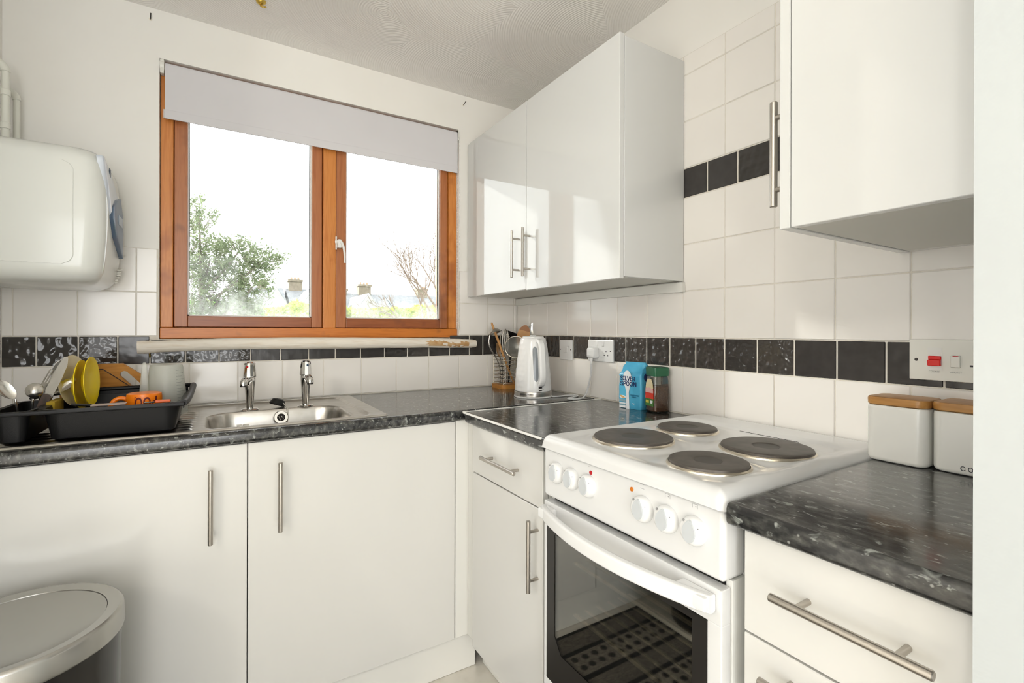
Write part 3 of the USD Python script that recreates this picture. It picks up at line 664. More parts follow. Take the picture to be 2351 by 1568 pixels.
# driftwood branch under the window
n = 60
xx = np.linspace(-1.531, -0.2500, n)
pth = np.stack([xx, np.full(n, -0.026) + 0.001 * np.sin(xx * 9), np.interp(xx, [-1.531, -1.46, -1.25, -1.0, -0.7, -0.5, -0.25], [1.1195, 1.1222, 1.1290, 1.1285, 1.1265, 1.1240, 1.1175])], -1)
rad = np.interp(xx, [-1.531, -1.47, -1.3, -1.0, -0.6, -0.25], [0.0235, 0.0205, 0.0215, 0.0235, 0.0225, 0.0205])
rad[0] *= 0.93; rad[-1] *= 0.8; rad[-2] *= 0.97
br = tube(pth, rad, 20)
v = br.vertices.copy(); c = np.stack([v[:, 0], np.full(len(v), -0.026), np.interp(v[:, 0], xx, pth[:, 2])], -1)
nz = meshkit.fbm(v * [12, 70, 70], 3, 3) - 0.5
v = c + (v - c) * (1 + 0.10 * nz[:, None]); v[:, 1] = np.minimum(v[:, 1], -0.001); br.vertices = v
t = T('driftwood_branch', 'bleached peeling driftwood branch fixed along the foot of the window', 'driftwood', (-0.9, -0.026, 1.10))
bp = t.part('branch', br, 'drift_wood', smooth=50)
sel = (br.triangles_center[:, 0] > -0.50) & (br.triangles_center[:, 0] < -0.30) & (br.triangles_center[:, 1] < -0.037)
zz = np.interp(br.triangles_center[:, 0], xx, pth[:, 2])
nn = meshkit.fbm(br.triangles_center * [45, 1, 30], 3, 8)
th = br.triangles_center[:, 2] - zz
sel &= (th > -0.014) & (th < 0.010) & (nn > 0.36)
if sel.any():
    pm = tm(br.vertices, br.faces[sel]); pm.remove_unreferenced_vertices(); pm.vertices = pm.vertices + np.array([0, -0.0004, 0])
    t.part('bare_patch', pm, 'drift_bare', under=bp, label='patch where the bleached bark has peeled to brown')
t.part('nail', cyl((-1.4995, -0.001, 1.085), (-1.4995, -0.020, 1.104), 0.0022, n=8), 'brass')

# ================================================================ RUN ALONG THE COOKER WALL
FX = -0.580
t = T('base_cabinet', 'narrow white base cabinet with one drawer, left of the cooker', 'cabinet', (FX, -0.857, 0.12))
carcass(t, (FX + DT + .002, -1.0585, 0.122), (-0.010, -0.640, 0.866), axis='x')
d = t.part('drawer', rbox((FX, -1.0585, 0.7170), (FX + DT, -0.6560, 0.8690), 0.0015), 'door_white')
hbar(t, d, (FX, -0.965, 0.790), (FX, -0.766, 0.790), (-1, 0, 0), inset=0.026, r=0.0058)
d = t.part('door', rbox((FX, -1.0585, 0.1400), (FX + DT, -0.6560, 0.7135), 0.0015), 'door_white')
hbar(t, d, (FX, -1.0365, 0.5000), (FX, -1.0365, 0.6870), (-1, 0, 0), inset=0.030)
t = T('base_cabinet', 'white drawer cabinet with a long steel handle, right of the cooker', 'cabinet', (FX, -1.76, 0.12))
carcass(t, (FX + DT + .002, -1.9030, 0.122), (-0.010, -1.6170, 0.866), axis='x')
d = t.part('drawer', rbox((FX, -1.9030, 0.7055), (FX + DT, -1.6170, 0.8680), 0.0015), 'door_white')
hbar(t, d, (FX, -1.8665, 0.7960), (FX, -1.6785, 0.7960), (-1, 0, 0), inset=0.036, r=0.0062, so=0.035)
d = t.part('drawer', rbox((FX, -1.9030, 0.4300), (FX + DT, -1.6170, 0.7020), 0.0015), 'door_white')
hbar(t, d, (FX, -1.8500, 0.6650), (FX, -1.6620, 0.6650), (-1, 0, 0), inset=0.030, so=0.035)
d = t.part('drawer', rbox((FX, -1.9030, 0.1400), (FX + DT, -1.6170, 0.4265), 0.0015), 'door_white')
hbar(t, d, (FX, -1.8500, 0.3900), (FX, -1.6620, 0.3900), (-1, 0, 0), inset=0.030, so=0.035)

# ---- the cooker
CY0, CY1 = -1.5975, -1.0975
ck = T('cooker', 'white freestanding electric cooker with four solid hotplates', 'cooker', (-0.32, -1.347, 0.0))
CF = -0.604
ck.part('side_panel', cat(pbox((-0.5425, CY0, 0.02), (-0.05, CY0 + .012, 0.888)), pbox((-0.5425, CY1 - .012, 0.02), (-0.05, CY1, 0.888)), pbox((-0.5785, CY0 + .001, 0.02), (-0.5425, CY0 + .013, 0.772)), pbox((-0.5785, CY1 - .013, 0.02), (-0.5425, CY1 - .001, 0.772)), pbox((-0.062, CY0 + .012, 0.02), (-0.05, CY1 - .012, 0.888)), pbox((-0.585, CY0 + .012, 0.740), (-0.062, CY1 - .012, 0.752)), pbox((-0.585, CY0 + .012, 0.20), (-0.062, CY1 - .012, 0.215))), 'enamel_side')
# hob: pressed top with a raised rounded rim
gx = np.concatenate([np.linspace(-0.6135, -0.58, 16), np.linspace(-0.577, -0.10, 130), np.linspace(-0.097, -0.008, 22)])
gy = np.concatenate([np.linspace(-1.6035, -1.56, 16), np.linspace(-1.557, -1.145, 130), np.linspace(-1.142, -1.0915, 16)])
X, Y = np.meshgrid(gx, gy, indexing='ij')
so = sdf_rr(X, Y, -0.6135, 0.010, -1.6035, -1.0915, 0.018)
Z = 0.9240 - 0.031 * (1 - np.sqrt(np.clip(1 - np.clip((so + 0.024) / 0.024, 0, 1) ** 2, 0, 1)))
Z0_ = 0.0045
inn = sdf_rr(X, Y, -0.578, -0.105, -1.568, -1.127, 0.045)
Z -= 0.0055 * sst(0.016, -0.020, inn)
PL = [(-0.4570, -1.2540, 0.0900), (-0.2550, -1.2460, 0.0725), (-0.2830, -1.4750, 0.0900), (-0.4900, -1.4840, 0.0725)]
for px_, py_, pr in PL:
    d = np.hypot(X - px_, Y - py_)
    Z += 0.0040 * sst(pr + 0.040, pr + 0.004, d)
idx = np.arange(X.size).reshape(X.shape)
F = np.concatenate([np.stack([idx[:-1, :-1], idx[1:, :-1], idx[1:, 1:]], -1).reshape(-1, 3), np.stack([idx[:-1, :-1], idx[1:, 1:], idx[:-1, 1:]], -1).reshape(-1, 3)])
hob = tm(np.stack([X, Y, Z], -1).reshape(-1, 3), F)
hp = ck.part('hob', hob, 'enamel', smooth=True)
ck.part('vent_slot', rbox((-0.1300, -1.462, 0.9165), (-0.1282, -1.312, 0.9192), 0.0003), 'dark_matte', under=hp)
for (px_, py_, pr) in PL:
    h = ck.part('hotplate', lathe([(0, 0.9300), (0.020, 0.9300), (0.026, 0.9307), (0.030, 0.9327), (pr - .006, 0.9337), (pr, 0.9317), (pr + .001, 0.9255), (0, 0.9255)][::-1], 56, origin=(px_, py_, 0)), 'hotplate', smooth=30)
    ck.part('trim_ring', lathe([(pr + .001, 0.9220), (pr + .0055, 0.9217), (pr + .0045, 0.9255), (pr + .0015, 0.9275)], 56, origin=(px_, py_, 0)), 'hob_ring', under=h, smooth=40)
    ck.part('center_dish', lathe([(0, 0.9301), (0.0205, 0.9303), (0.0255, 0.9309), (0.0255, 0.9311), (0, 0.9307)][::-1], 32, origin=(px_, py_, 0)), 'hotplate_dish', under=h)
# control panel
cp = ck.part('control_panel', rbox((CF, CY0, 0.7735), (CF + 0.060, CY1, 0.8935), 0.009, 3), 'enamel', smooth=40)
KN = [-1.1555, -1.2120, -1.2685, -1.4275, -1.4850, -1.5435]
kt = [-8, -4, -2, 0, -4, -3]
kprof = [(0, 0), (0.0245, 0), (0.0250, 0.004), (0.0240, 0.009), (0.0215, 0.0135), (0.0170, 0.0160), (0, 0.0165)]
tear = affinity.scale(Point(0, 0).buffer(1, 24), 0.0125, 0.019)
tear = Polygon([(x * (1.0 if y < 0 else 1 - 0.55 * (y / 0.019) ** 2), y * (1.12 if y > 0 else 0.92)) for x, y in tear.exterior.coords])
for i, ky in enumerate(KN):
    kb = ck.part('knob', align(lathe(kprof, 36), (-1, 0, 0), origin=(CF, ky, 0.8420)), 'plastic_white', smooth=35)
    g = affinity.rotate(tear, kt[i], origin=(0, 0))
    ck.part('grip', cat(plane_map(extr(g, 0.0042, 0.0150), CF, ky, 0.8420, (0, -1, 0), (0, 0, 1))), 'knob_face', under=kb)
    ck.part('dial_mark', cat(plane_map(extr(Point(-0.0125, 0.0165).buffer(0.0022 if i > 2 else 0.0013), 0.0014, 0.0140), CF, ky, 0.8420, (0, -1, 0), (0, 0, 1)),
                             plane_map(extr(Point(0.0165, 0.0105).buffer(0.0008), 0.0014, 0.0142), CF, ky, 0.8420, (0, -1, 0), (0, 0, 1))), 'mark_grey', under=kb)
    dm = Point(0, 0.042).buffer(0.0009) if i < 3 else None
    if i == 3: dm = shapely.union_all([sbox(-0.009, 0.0365, 0.001, 0.0372), sbox(-0.009, 0.0445, 0.001, 0.0452)])
    if i > 3: dm = shapely.union_all([sbox(-0.006, 0.037, -0.0056, 0.044), sbox(0.0046, 0.037, 0.005, 0.044), sbox(-.006, .0437, .005, .0441), Point(0.001, 0.040).buffer(0.0010)])
    ck.part('symbol', plane_map(extr(dm, 0.0003, 0.00005), CF, ky, 0.8420, (0, -1, 0), (0, 0, 1)), 'mark_grey', under=cp)
for ly, lz, m, lab in ((-1.2750, 0.8715, 'red_lamp', 'red indicator lamp'), (-1.3965, 0.8700, 'amber_lamp', 'amber indicator lamp')):
    ck.part('lamp', align(lathe([(0, 0), (0.0045, 0), (0.004, 0.0018), (0, 0.0022)], 18), (-1, 0, 0), origin=(CF, ly, lz)), m, under=cp, label=lab)
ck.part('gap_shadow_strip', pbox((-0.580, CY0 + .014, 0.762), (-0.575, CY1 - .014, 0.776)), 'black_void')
# oven door: white metal frame round a big dark glass
D0, D1 = CF - 0.001, CF + 0.024
gy0, gy1, gz0, gz1 = -1.5670, -1.1130, 0.3300, 0.7020
dr = ck.part('oven_door', cat(rbox((D0, CY0 + .003, gz1), (D1, CY1 - .003, 0.7620), 0.003, 2), rbox((D0, CY0 + .003, 0.1700), (D1, CY1 - .003, gz0), 0.003, 2),
                              rbox((D0, CY0 + .003, gz0 - .002), (D1, gy0, gz1 + .002), 0.003, 2), rbox((D0, gy1, gz0 - .002), (D1, CY1 - .003, gz1 + .002), 0.003, 2)), 'enamel', smooth=30)
ring = sbox(-gy1, gz0, -gy0, gz1) - Polygon([(1.1450, 0.690), (1.1450, 0.4460), (1.1700, 0.4120), (1.5140, 0.4120), (1.5385, 0.4460), (1.5385, 0.690)])
ck.part('black_border', plane_map(extr(ring, 0.0008, 0.0), D0 + 0.0003, 0, 0, (0, -1, 0), (0, 0, 1)), 'black_border', under=dr)
ck.part('glass', pbox((D0 + 0.0008, gy0, gz0), (D0 + 0.0028, gy1, gz1)), 'oven_glass', under=dr)
# bowed handle
s = np.linspace(0, 1, 28)
yy = -1.1130 + (-1.5850 + 1.1130) * s
bow = CF - 0.012 - 0.042 * np.sin(PI * s) ** 0.8
rings = []
for y, b_, q in zip(yy, bow, s):
    hh = 0.0150; dp = 0.0085
    c = rrect(-dp, dp, -hh, hh, 0.005, 3)
    rings.append(np.stack([b_ + c[:, 0], np.full(len(c), y), 0.7400 + c[:, 1]], -1))
hd = loft(rings)
feet = [rbox((CF - 0.030, y0, 0.7290), (CF - 0.0005, y1, 0.7530), 0.004, 2) for y0, y1 in ((-1.152, -1.1135), (-1.5845, -1.520))]
ck.part('handle', cat(hd, *feet), 'plastic_white', under=dr, smooth=40, label='bowed white plastic oven handle')
ck.part('oven_cavity', cat(pbox((-0.578, CY0 + .0135, 0.236), (-0.12, CY0 + .0300, 0.738)), pbox((-0.578, CY1 - .0300, 0.236), (-0.12, CY1 - .0135, 0.738)), pbox((-0.124, CY0 + .030, 0.236), (-0.12, CY1 - .030, 0.738)),
                           pbox((-0.578, CY0 + .030, 0.236), (-0.12, CY1 - .030, 0.24)), pbox((-0.578, CY0 + .030, 0.720), (-0.12, CY1 - .030, 0.738))), 'oven_dark')
for z in (0.600, 0.470):
    ws = [tube([(-0.535, CY0 + .036, z), (-0.535, CY1 - .036, z)], 0.0034, 8)]
    ws += [tube([(x, CY0 + .036, z), (x, CY1 - .036, z)], 0.0019, 6) for x in np.linspace(-0.50, -0.20, 9 if z < .5 else 3)]
    ck.part('rack', cat(*ws), 'rack_wire', smooth=True)

# ---- wall cabinets
XF, XT = -0.2850, 0.018
t = T('wall_cabinet', 'white high-gloss double wall cabinet in the corner beside the window', 'cabinet', (-0.14, -0.53, 1.345))
cz0, cz1 = 1.3425, 2.0600
t.part('side_panel', rbox((XF + XT + .0015, -1.0285, cz0), (-0.0015, -1.0105, cz1), 0.001), 'gloss_white')
t.part('side_panel', rbox((XF + XT + .0015, -0.0260, cz0), (-0.0015, -0.0080, cz1), 0.001), 'panel_white')
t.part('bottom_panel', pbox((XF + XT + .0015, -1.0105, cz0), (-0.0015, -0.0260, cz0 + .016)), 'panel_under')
t.part('top_panel', pbox((XF + XT + .0015, -1.0105, cz1 - .016), (-0.0015, -0.0260, cz1)), 'panel_white')
t.part('filler', rbox((XF + 0.003, -0.0290, 1.3400), (XF + 0.020, -0.0030, 2.066), 0.003, 2), 'gloss_white', smooth=30, label='narrow white scribe strip against the window wall')
for y0, y1, hy, z0, z1, dz in ((-0.5190, -0.0315, -0.470, 1.388, 1.570, 0.0), (-1.0285, -0.5225, -0.548, 1.385, 1.570, -0.0025)):
    d = t.part('door', rbox((XF, y0, 1.3390 + dz), (XF + XT, y1, 2.0660), 0.0014), 'gloss_white')
    hbar(t, d, (XF, hy, z0), (XF, hy, z1), (-1, 0, 0), inset=0.030, r=0.0056, so=0.034)
SX = -0.4760
t = T('wall_cabinet', 'white wall cabinet seen from its side above the canisters', 'cabinet', (-0.24, -1.77, 1.355))
cz0, cz1 = 1.3545, 2.0600
t.part('side_panel', rbox((SX, -1.9035, cz0), (SX + .018, -1.6320, cz1), 0.001), 'gloss_white')
t.part('side_panel', rbox((-0.0200, -1.9035, cz0), (-0.0015, -1.6320, cz1), 0.001), 'panel_white')
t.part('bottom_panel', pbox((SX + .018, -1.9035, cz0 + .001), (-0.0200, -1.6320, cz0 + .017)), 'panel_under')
t.part('top_panel', pbox((SX + .018, -1.9035, cz1 - .016), (-0.0200, -1.6320, cz1)), 'panel_white')
d = t.part('door', rbox((SX - .0005, -1.6305, cz0 - .001), (-0.0020, -1.6125, 2.0660), 0.0014), 'gloss_white')
hbar(t, d, (-0.4420, -1.6125, 1.4030), (-0.4420, -1.6125, 1.5920), (0, 1, 0), inset=0.030, r=0.0066, so=0.030)

# ================================================================ WATER HEATER
bx0, bx1, byf, bz0, bz1 = -1.8660, -1.5900, -0.300, 1.306, 1.705
t = T('water_heater', 'white wall-hung electric water heater with a blue side control panel', 'water heater', (-1.73, -0.15, bz0))
rings = []
for k, z in enumerate(np.linspace(0, 1, 40)):
    zz = bz0 + (bz1 - bz0) * z
    e = min(z, 1 - z) / 0.13
    ins = 0.060 * (1 - math.sqrt(max(0, 1 - (1 - min(e, 1)) ** 2)))
    bul = 0.018 * math.sin(PI * z) ** 0.8
    c = rrect(bx0 + ins * .3, bx1 + bul - ins * .6, byf - 0.012 * math.sin(PI * z) + ins, -0.001, 0.052, 8)
    if k in (0, 39): pass
    rings.append(np.stack([c[:, 0], c[:, 1], np.full(len(c), zz)], -1))
hb = t.part('casing', loft(rings), 'boiler_white', smooth=50)
fp = rrect(-1.90, -1.6400, 1.360, 1.648, 0.030, 8)
fp[:, 0] = np.maximum(fp[:, 0], bx0 + .02)
def front_y(z): return byf - 0.012 * math.sin(PI * (z - bz0) / (bz1 - bz0))
pv = Polygon(fp)
rings = []
for z in np.linspace(1.3605, 1.6475, 36):
    g = pv.intersection(LineString([(-3, z), (0, z)])).bounds
    y = front_y(z)
    rings.append(np.array([(g[0], y + .004, z), (g[0], y - .0008, z), (g[0] + .002, y - .0022, z), (g[2] - .002, y - .0022, z), (g[2], y - .0008, z), (g[2], y + .004, z)]))
t.part('front_panel', loft(rings), 'boiler_white', under=hb, smooth=25)
# side control strip: curved crescent following the bulge of the side
def side_x(y, z):
    q = (z - bz0) / (bz1 - bz0)
    return bx1 + 0.018 * math.sin(PI * min(max(q, 0.02), .98)) ** 0.8
def side_patch(front, backe, zs, th, m, name, lab=None, under=None):
    rings = []
    for z in zs:
        y0, y1 = np.interp(z, *front), np.interp(z, *backe)
        x = side_x(0, z)
        ys_ = np.linspace(y0, y1, 9); prof_ = th * np.sqrt(np.clip(1 - np.linspace(-1, 1, 9) ** 4, 0, 1))
        outer = np.stack([x + prof_ + .0006, ys_, np.full(9, z)], -1)
        inner_ = np.stack([np.full(9, x - 0.012), ys_[::-1], np.full(9, z)], -1)
        rings.append(np.vstack([outer, inner_]))
    return t.part(name, loft(rings), m, under=under, smooth=50, label=lab)
zs_ = np.linspace(1.415, 1.680, 26)
frontc = ([1.415, 1.47, 1.53, 1.585, 1.64, 1.68], [-0.075, -0.205, -0.258, -0.272, -0.282, -0.285])
backc = ([1.415, 1.47, 1.53, 1.585, 1.64, 1.68], [-0.055, -0.058, -0.062, -0.070, -0.150, -0.255])
sp = side_patch(frontc, backc, zs_, 0.004, 'boiler_strip', 'control_strip')
zs_ = np.linspace(1.412, 1.600, 26)
frontb = ([1.412, 1.46, 1.51, 1.55, 1.58, 1.600], [-0.066, -0.200, -0.250, -0.240, -0.180, -0.095])
backb = ([1.412, 1.46, 1.51, 1.55, 1.60], [-0.056, -0.046, -0.046, -0.050, -0.085])
bp = side_patch(frontb, backb, zs_, 0.0095, 'blue_panel', 'control_panel', 'blue grey control panel')
xq = side_x(0, 1.52) + 0.0085
t.part('badge', rbox((xq, -0.170, 1.505), (xq + .0030, -0.105, 1.535), 0.001), 'badge', under=bp)
t.part('dial_slot', rbox((side_x(0, 1.645) + .004, -0.225, 1.632), (side_x(0, 1.645) + .0055, -0.205, 1.662), 0.0006), 'blue_dark', under=sp)
t.part('cable_relief', cat(*[moved(align(lathe([(0, 0), (0.009 - .0006 * i, 0), (0.009 - .0006 * i, 0.005), (0, 0.005)], 14), (0.15, 0.35, -1)), (-1.588 - .0022 * i + .012, -0.062 + .002 * i, 1.378 - 0.008 * i)) for i in range(6)]), 'plastic_cream')
def pipe(lab, x, y, ztop, r, zb, collar):
    t = T('water_pipe', lab, 'pipe', (x, y, zb))
    pts = [(x, y, zb), (x, y, ztop - .03)] + [(x - 0.028 * (1 - math.cos(a)), y, ztop - .03 + 0.028 * math.sin(a)) for a in np.linspace(0.2, PI / 2, 7)] + [(RX0 + .001, y, ztop - .002)]
    t.part('pipe', tube(pts, r, 18), 'pipe_paint', smooth=50)
    for z in collar: t.part('collar', cyl((x, y, z), (x, y, z + 0.018), r + .0022, n=20, bev=.001), 'pipe_paint', smooth=35)
    t.part('elbow', tube(pts[1:9], r + .002, 18), 'pipe_paint', smooth=50)
pipe('thick white painted pipe rising from the water heater at left', -1.8265, -0.120, 1.958, 0.0088, 1.700, (1.762, 1.858))
pipe('thin white painted pipe behind the thicker one over the heater', -1.8240, -0.040, 1.908, 0.0080, 1.690, ())

# ================================================================ SOCKETS AND SWITCH
def socket_plate(t, y0, y1, z0, z1, d=0.010):
    return t.part('faceplate', rbox((-d, y0, z0), (-0.0008, y1, z1), 0.003, 2), 'plastic_white', smooth=30)
def pins(y, z, d): return [pbox((-d - .0002, y - .0018, z + .009), (-d + .002, y + .0018, z + .0150)), pbox((-d - .0002, y - .0125, z - .0060), (-d + .002, y - .0075, z - .0025)), pbox((-d - .0002, y + .0075, z - .0060), (-d + .002, y + .0125, z - .0025))]
t = T('wall_socket', 'white single fused spur plate on the black border tiles by the kettle', 'socket', (0, -0.408, 1.053))
f = socket_plate(t, -0.4570, -0.3710, 1.0540, 1.1400)
t.part('fuse_holder', rbox((-0.0125, -0.4280, 1.085), (-0.0095, -0.4030, 1.108), 0.001), 'plastic_white', under=f)
t.part('screw', cat(*[align(lathe([(0, 0), (0.0025, 0), (0.002, .0008), (0, .0008)], 10), (-1, 0, 0), origin=(-0.0100, y, 1.0985)) for y in (-0.3790, -0.4490)]), 'dark_metal', under=f)
t.part('neon', rbox((-0.0115, -0.4410, 1.108), (-0.0095, -0.4370, 1.115), 0.0006), 'mark_grey', under=f)
t = T('wall_socket', 'white double socket with the kettle plug in its left outlet', 'socket', (0, -0.632, 1.058))
f = socket_plate(t, -0.7080, -0.5620, 1.0585, 1.1440)
t.part('outlet', cat(*pins(-0.6700, 1.0880, 0.010)), 'mark_dark', under=f)
t.part('rocker', rbox((-0.0130, -0.6220, 1.119), (-0.0095, -0.6110, 1.137), 0.001), 'plastic_white', under=f)
t.part('rocker', rbox((-0.0130, -0.6590, 1.119), (-0.0095, -0.6480, 1.137), 0.001), 'plastic_white', under=f)
t.part('screw', align(lathe([(0, 0), (0.0025, 0), (0.002, .0008), (0, .0008)], 10), (-1, 0, 0), origin=(-0.0100, -0.6940, 1.1015)), 'dark_metal', under=f)
t = T('cooker_switch', 'white cooker control plate with a red rocker, above the canisters', 'switch', (0, -1.705, 1.077))
f = t.part('faceplate', rbox((-0.0085, -1.7780, 1.0770), (-0.0008, -1.6320, 1.1635), 0.002, 2), 'plastic_cream', smooth=30)
t.part('rocker_frame', cat(pbox((-0.0090, -1.6880, 1.0990), (-0.0080, -1.6640, 1.1460))), 'panel_white', under=f)
t.part('red_rocker', cat(rbox((-0.0155, -1.6870, 1.1080), (-0.0085, -1.6655, 1.1210), 0.001), rbox((-0.0120, -1.6870, 1.1210), (-0.0085, -1.6655, 1.1290), 0.001)), 'red', under=f, label='red rocker switch')
t.part('socket_rocker', rbox((-0.0125, -1.7180, 1.1060), (-0.0080, -1.7020, 1.1310), 0.0015), 'plastic_cream', under=f)
t.part('flag', pbox((-0.0128, -1.7150, 1.1290), (-0.0120, -1.7060, 1.1305)), 'red_lamp', under=f)
t.part('screw', cat(*[align(lathe([(0, 0), (0.0033, 0), (0.0027, .001), (0, .001)], 12), (-1, 0, 0), origin=(-0.0085, y, 1.1200)) for y in (-1.6445, -1.7655)]), 'dark_metal', under=f)
t.part('lettering', cat(text('COOKER', 0.0034, (-0.0087, -1.6660, 1.0945), (0, -1, 0), (0, 0, 1), 0.0002), text('SOCKET', 0.0034, (-0.0087, -1.7010, 1.0945), (0, -1, 0), (0, 0, 1), 0.0002)), 'mark_grey', under=f)
t.part('outlet', cat(*pins(-1.7440, 1.1150, 0.0085)), 'mark_dark', under=f)

# ================================================================ KETTLE
kx, ky = -0.1880, -0.4270
k = T('kettle', 'white faceted kettle with a grey water window, plugged in, standing in the corner', 'kettle', (kx, ky, ZC))
kb = k
kb.part('base', lathe([(0, 0.0002), (0.0770, 0.0002), (0.0785, 0.002), (0.0780, 0.006), (0.0765, 0.007), (0, 0.007)], 48, origin=(kx, ky, ZC)), 'plastic_white', smooth=40)
cp_ = spline([(kx + .050, ky - .055, ZC + .005), (-0.115, -0.500, ZC + .0036), (-0.060, -0.498, ZC + .0036), (-0.030, -0.515, ZC + .0036), (-0.055, -0.545, ZC + .0036), (-0.105, -0.560, ZC + .0036), (-0.120, -0.585, ZC + .0036), (-0.090, -0.600, ZC + .0036),
              (-0.050, -0.590, ZC + .010), (-0.034, -0.590, ZC + 0.040), (-0.030, -0.600, ZC + 0.080), (-0.030, -0.606, ZC + 0.115), (-0.032, -0.6075, ZC + 0.145), (-0.032, -0.6075, ZC + .160)], 8)
kb.part('cord', tube(cp_, 0.0033, 10), 'cord_white', smooth=True)
pl_ = []
for q in (0, 1):
    pass
pg = rrect(-0.024, 0.024, -0.024, 0.020, 0.010, 5)
rings = [np.stack([np.full(len(pg), x), -0.6075 + pg[:, 0] * s, 1.0945 + pg[:, 1] * s], -1) for x, s in ((-0.0105, 0.94), (-0.014, 1.0), (-0.028, 1.0), (-0.036, 0.90), (-0.0385, 0.74))]
plg = kb.part('plug', loft(rings), 'plastic_white', smooth=40, label='white three-pin plug in the double socket')
kb.part('cord_grip', cyl((-0.030, -0.6075, 1.072), (-0.0315, -0.6075, 1.050), 0.0065, 0.0045, 12), 'plastic_white', under=plg, smooth=40)
zk = ZC + 0.0075
k.part('steel_band', lathe([(0.06, 0.0), (0.0770, 0.0), (0.0772, 0.0165), (0.0762, 0.018), (0.06, 0.018)], 56, origin=(kx, ky, zk)), 'steel', smooth=40)
nb_, nzk = 96, 60
zp = np.linspace(0.0195, 0.236, nzk)
kr = lambda z: np.interp(z, [0.0195, 0.03, 0.08, 0.14, 0.19, 0.222, 0.232, 0.236], [0.0755, 0.0755, 0.0730, 0.0670, 0.0600, 0.0545, 0.0510, 0.0440])
rings = []
hdir = math.atan2(-0.982, -0.19)
for z in zp:
    a = np.linspace(0, 2 * PI, nb_, endpoint=False)
    r = np.full(nb_, kr(z))
    if 0.03 < z < 0.222:                                     # hammered honeycomb facets, off the handle side
        row = z / 0.021; off = 0.5 * (int(math.floor(row)) % 2)
        cell = a / (2 * PI) * 17 + off
        dz_, da_ = (row % 1) - 0.5, (cell % 1) - 0.5
        away = np.clip((np.abs((a - hdir + PI) % (2 * PI) - PI) - 0.75) / 0.3, 0, 1)
        r = r - 0.0012 * np.clip(1 - (dz_ ** 2 + da_ ** 2) * 3.6, 0, 1) * away
    rings.append(np.stack([kx + r * np.cos(a), ky + r * np.sin(a), np.full(nb_, zk + z)], -1))
k.part('body', loft(rings), 'kettle_white', smooth=50)
k.part('lid', lathe([(0, 0.2355), (0.045, 0.2355), (0.0445, 0.238), (0.040, 0.2405), (0, 0.241)], 40, origin=(kx, ky, zk)), 'kettle_white', smooth=40)
k.part('lid_knob', rbox((kx - .012, ky - .006, zk + .240), (kx + .012, ky + .006, zk + .245), .003, 2), 'kettle_white', smooth=40)
hd_, sd_ = np.array([math.cos(hdir), math.sin(hdir), 0]), np.array([-math.sin(hdir), math.cos(hdir), 0])
def kp(o, s, z): return np.array([kx, ky, zk]) + hd_ * o + sd_ * s + np.array([0, 0, z])
hpts = spline([kp(0.048, 0, 0.222), kp(0.066, 0, 0.222), kp(0.085, 0, 0.206), kp(0.094, 0, 0.165), kp(0.099, 0, 0.115), kp(0.100, 0, 0.075), kp(0.088, 0, 0.052), kp(0.073, 0, 0.050)], 6)
# flat-section handle
rings = []
Tn = np.gradient(hpts, axis=0); Tn /= np.linalg.norm(Tn, axis=1, keepdims=True)
for p, tt in zip(hpts, Tn):
    nrm = np.cross(tt, sd_); nrm /= np.linalg.norm(nrm)
    c = rrect(-0.0125, 0.0125, -0.0075, 0.0075, 0.006, 4)
    rings.append(p + np.outer(c[:, 0], sd_) + np.outer(c[:, 1], nrm))
k.part('handle', loft(rings), 'kettle_white', smooth=50)
wr_ = []
for z in np.linspace(0.060, 0.200, 24):
    e = min(1, math.sqrt(max(0, 1 - (abs(z - 0.13) / 0.070) ** 8))) if abs(z - .13) < .07 else 0
    hw = 0.0095 * max(e, 0.15)
    ss = np.linspace(-hw, hw, 7); rr_ = kr(z) + 0.0006
    oo = np.sqrt(rr_ ** 2 - (ss - 0.002) ** 2) + 0.0004
    outer = np.stack([kp(o, s - 0.0165, z) for o, s in zip(np.sqrt(rr_ ** 2 - (ss - .0165) ** 2) + .0008, ss)])
    innr = np.stack([kp(o, s - 0.0165, z) for o, s in zip(np.sqrt(rr_ ** 2 - (ss - .0165) ** 2) - .006, ss)])[::-1]
    wr_.append(np.vstack([outer, innr]))
k.part('water_window', loft(wr_), 'grey_window', smooth=50, label='grey see-through water level window')
sw = [rbox(kp(0.072, -0.010, 0.0285), kp(0.0790, 0.012, 0.0340), 0.001)]
k.part('switch', cat(rbox(np.minimum(kp(0.070, -0.011, 0), kp(0.088, 0.011, 0)) + [0, 0, .029], np.maximum(kp(0.070, -0.011, 0), kp(0.088, 0.011, 0)) + [0, 0, .034], 0.0015)), 'plastic_white')
k.part('switch_slot', cat(rbox(np.minimum(kp(0.072, -0.008, 0), kp(0.0765, 0.008, 0)) + [0, 0, .0235], np.maximum(kp(0.072, -0.008, 0), kp(0.0765, 0.008, 0)) + [0, 0, .0405], 0.001)), 'dark_matte')
# maker's name on the steel band, wrapped round it
lt = meshkit.text_mesh('RUSSELL HOBBS', 0.0062, 0.0004, True); lt.apply_scale([0.86, 1, 1])
w_ = lt.bounds[1, 0]
ang = math.atan2(-0.83, -0.556) - 0.36
v = lt.vertices.copy(); th_ = ang + (v[:, 0] - w_ / 2) / 0.0772
lt.vertices = np.stack([kx + (0.0773 + v[:, 2]) * np.cos(th_), ky + (0.0773 + v[:, 2]) * np.sin(th_), zk + 0.006 + v[:, 1]], -1)
k.part('lettering', lt, 'mark_dark')

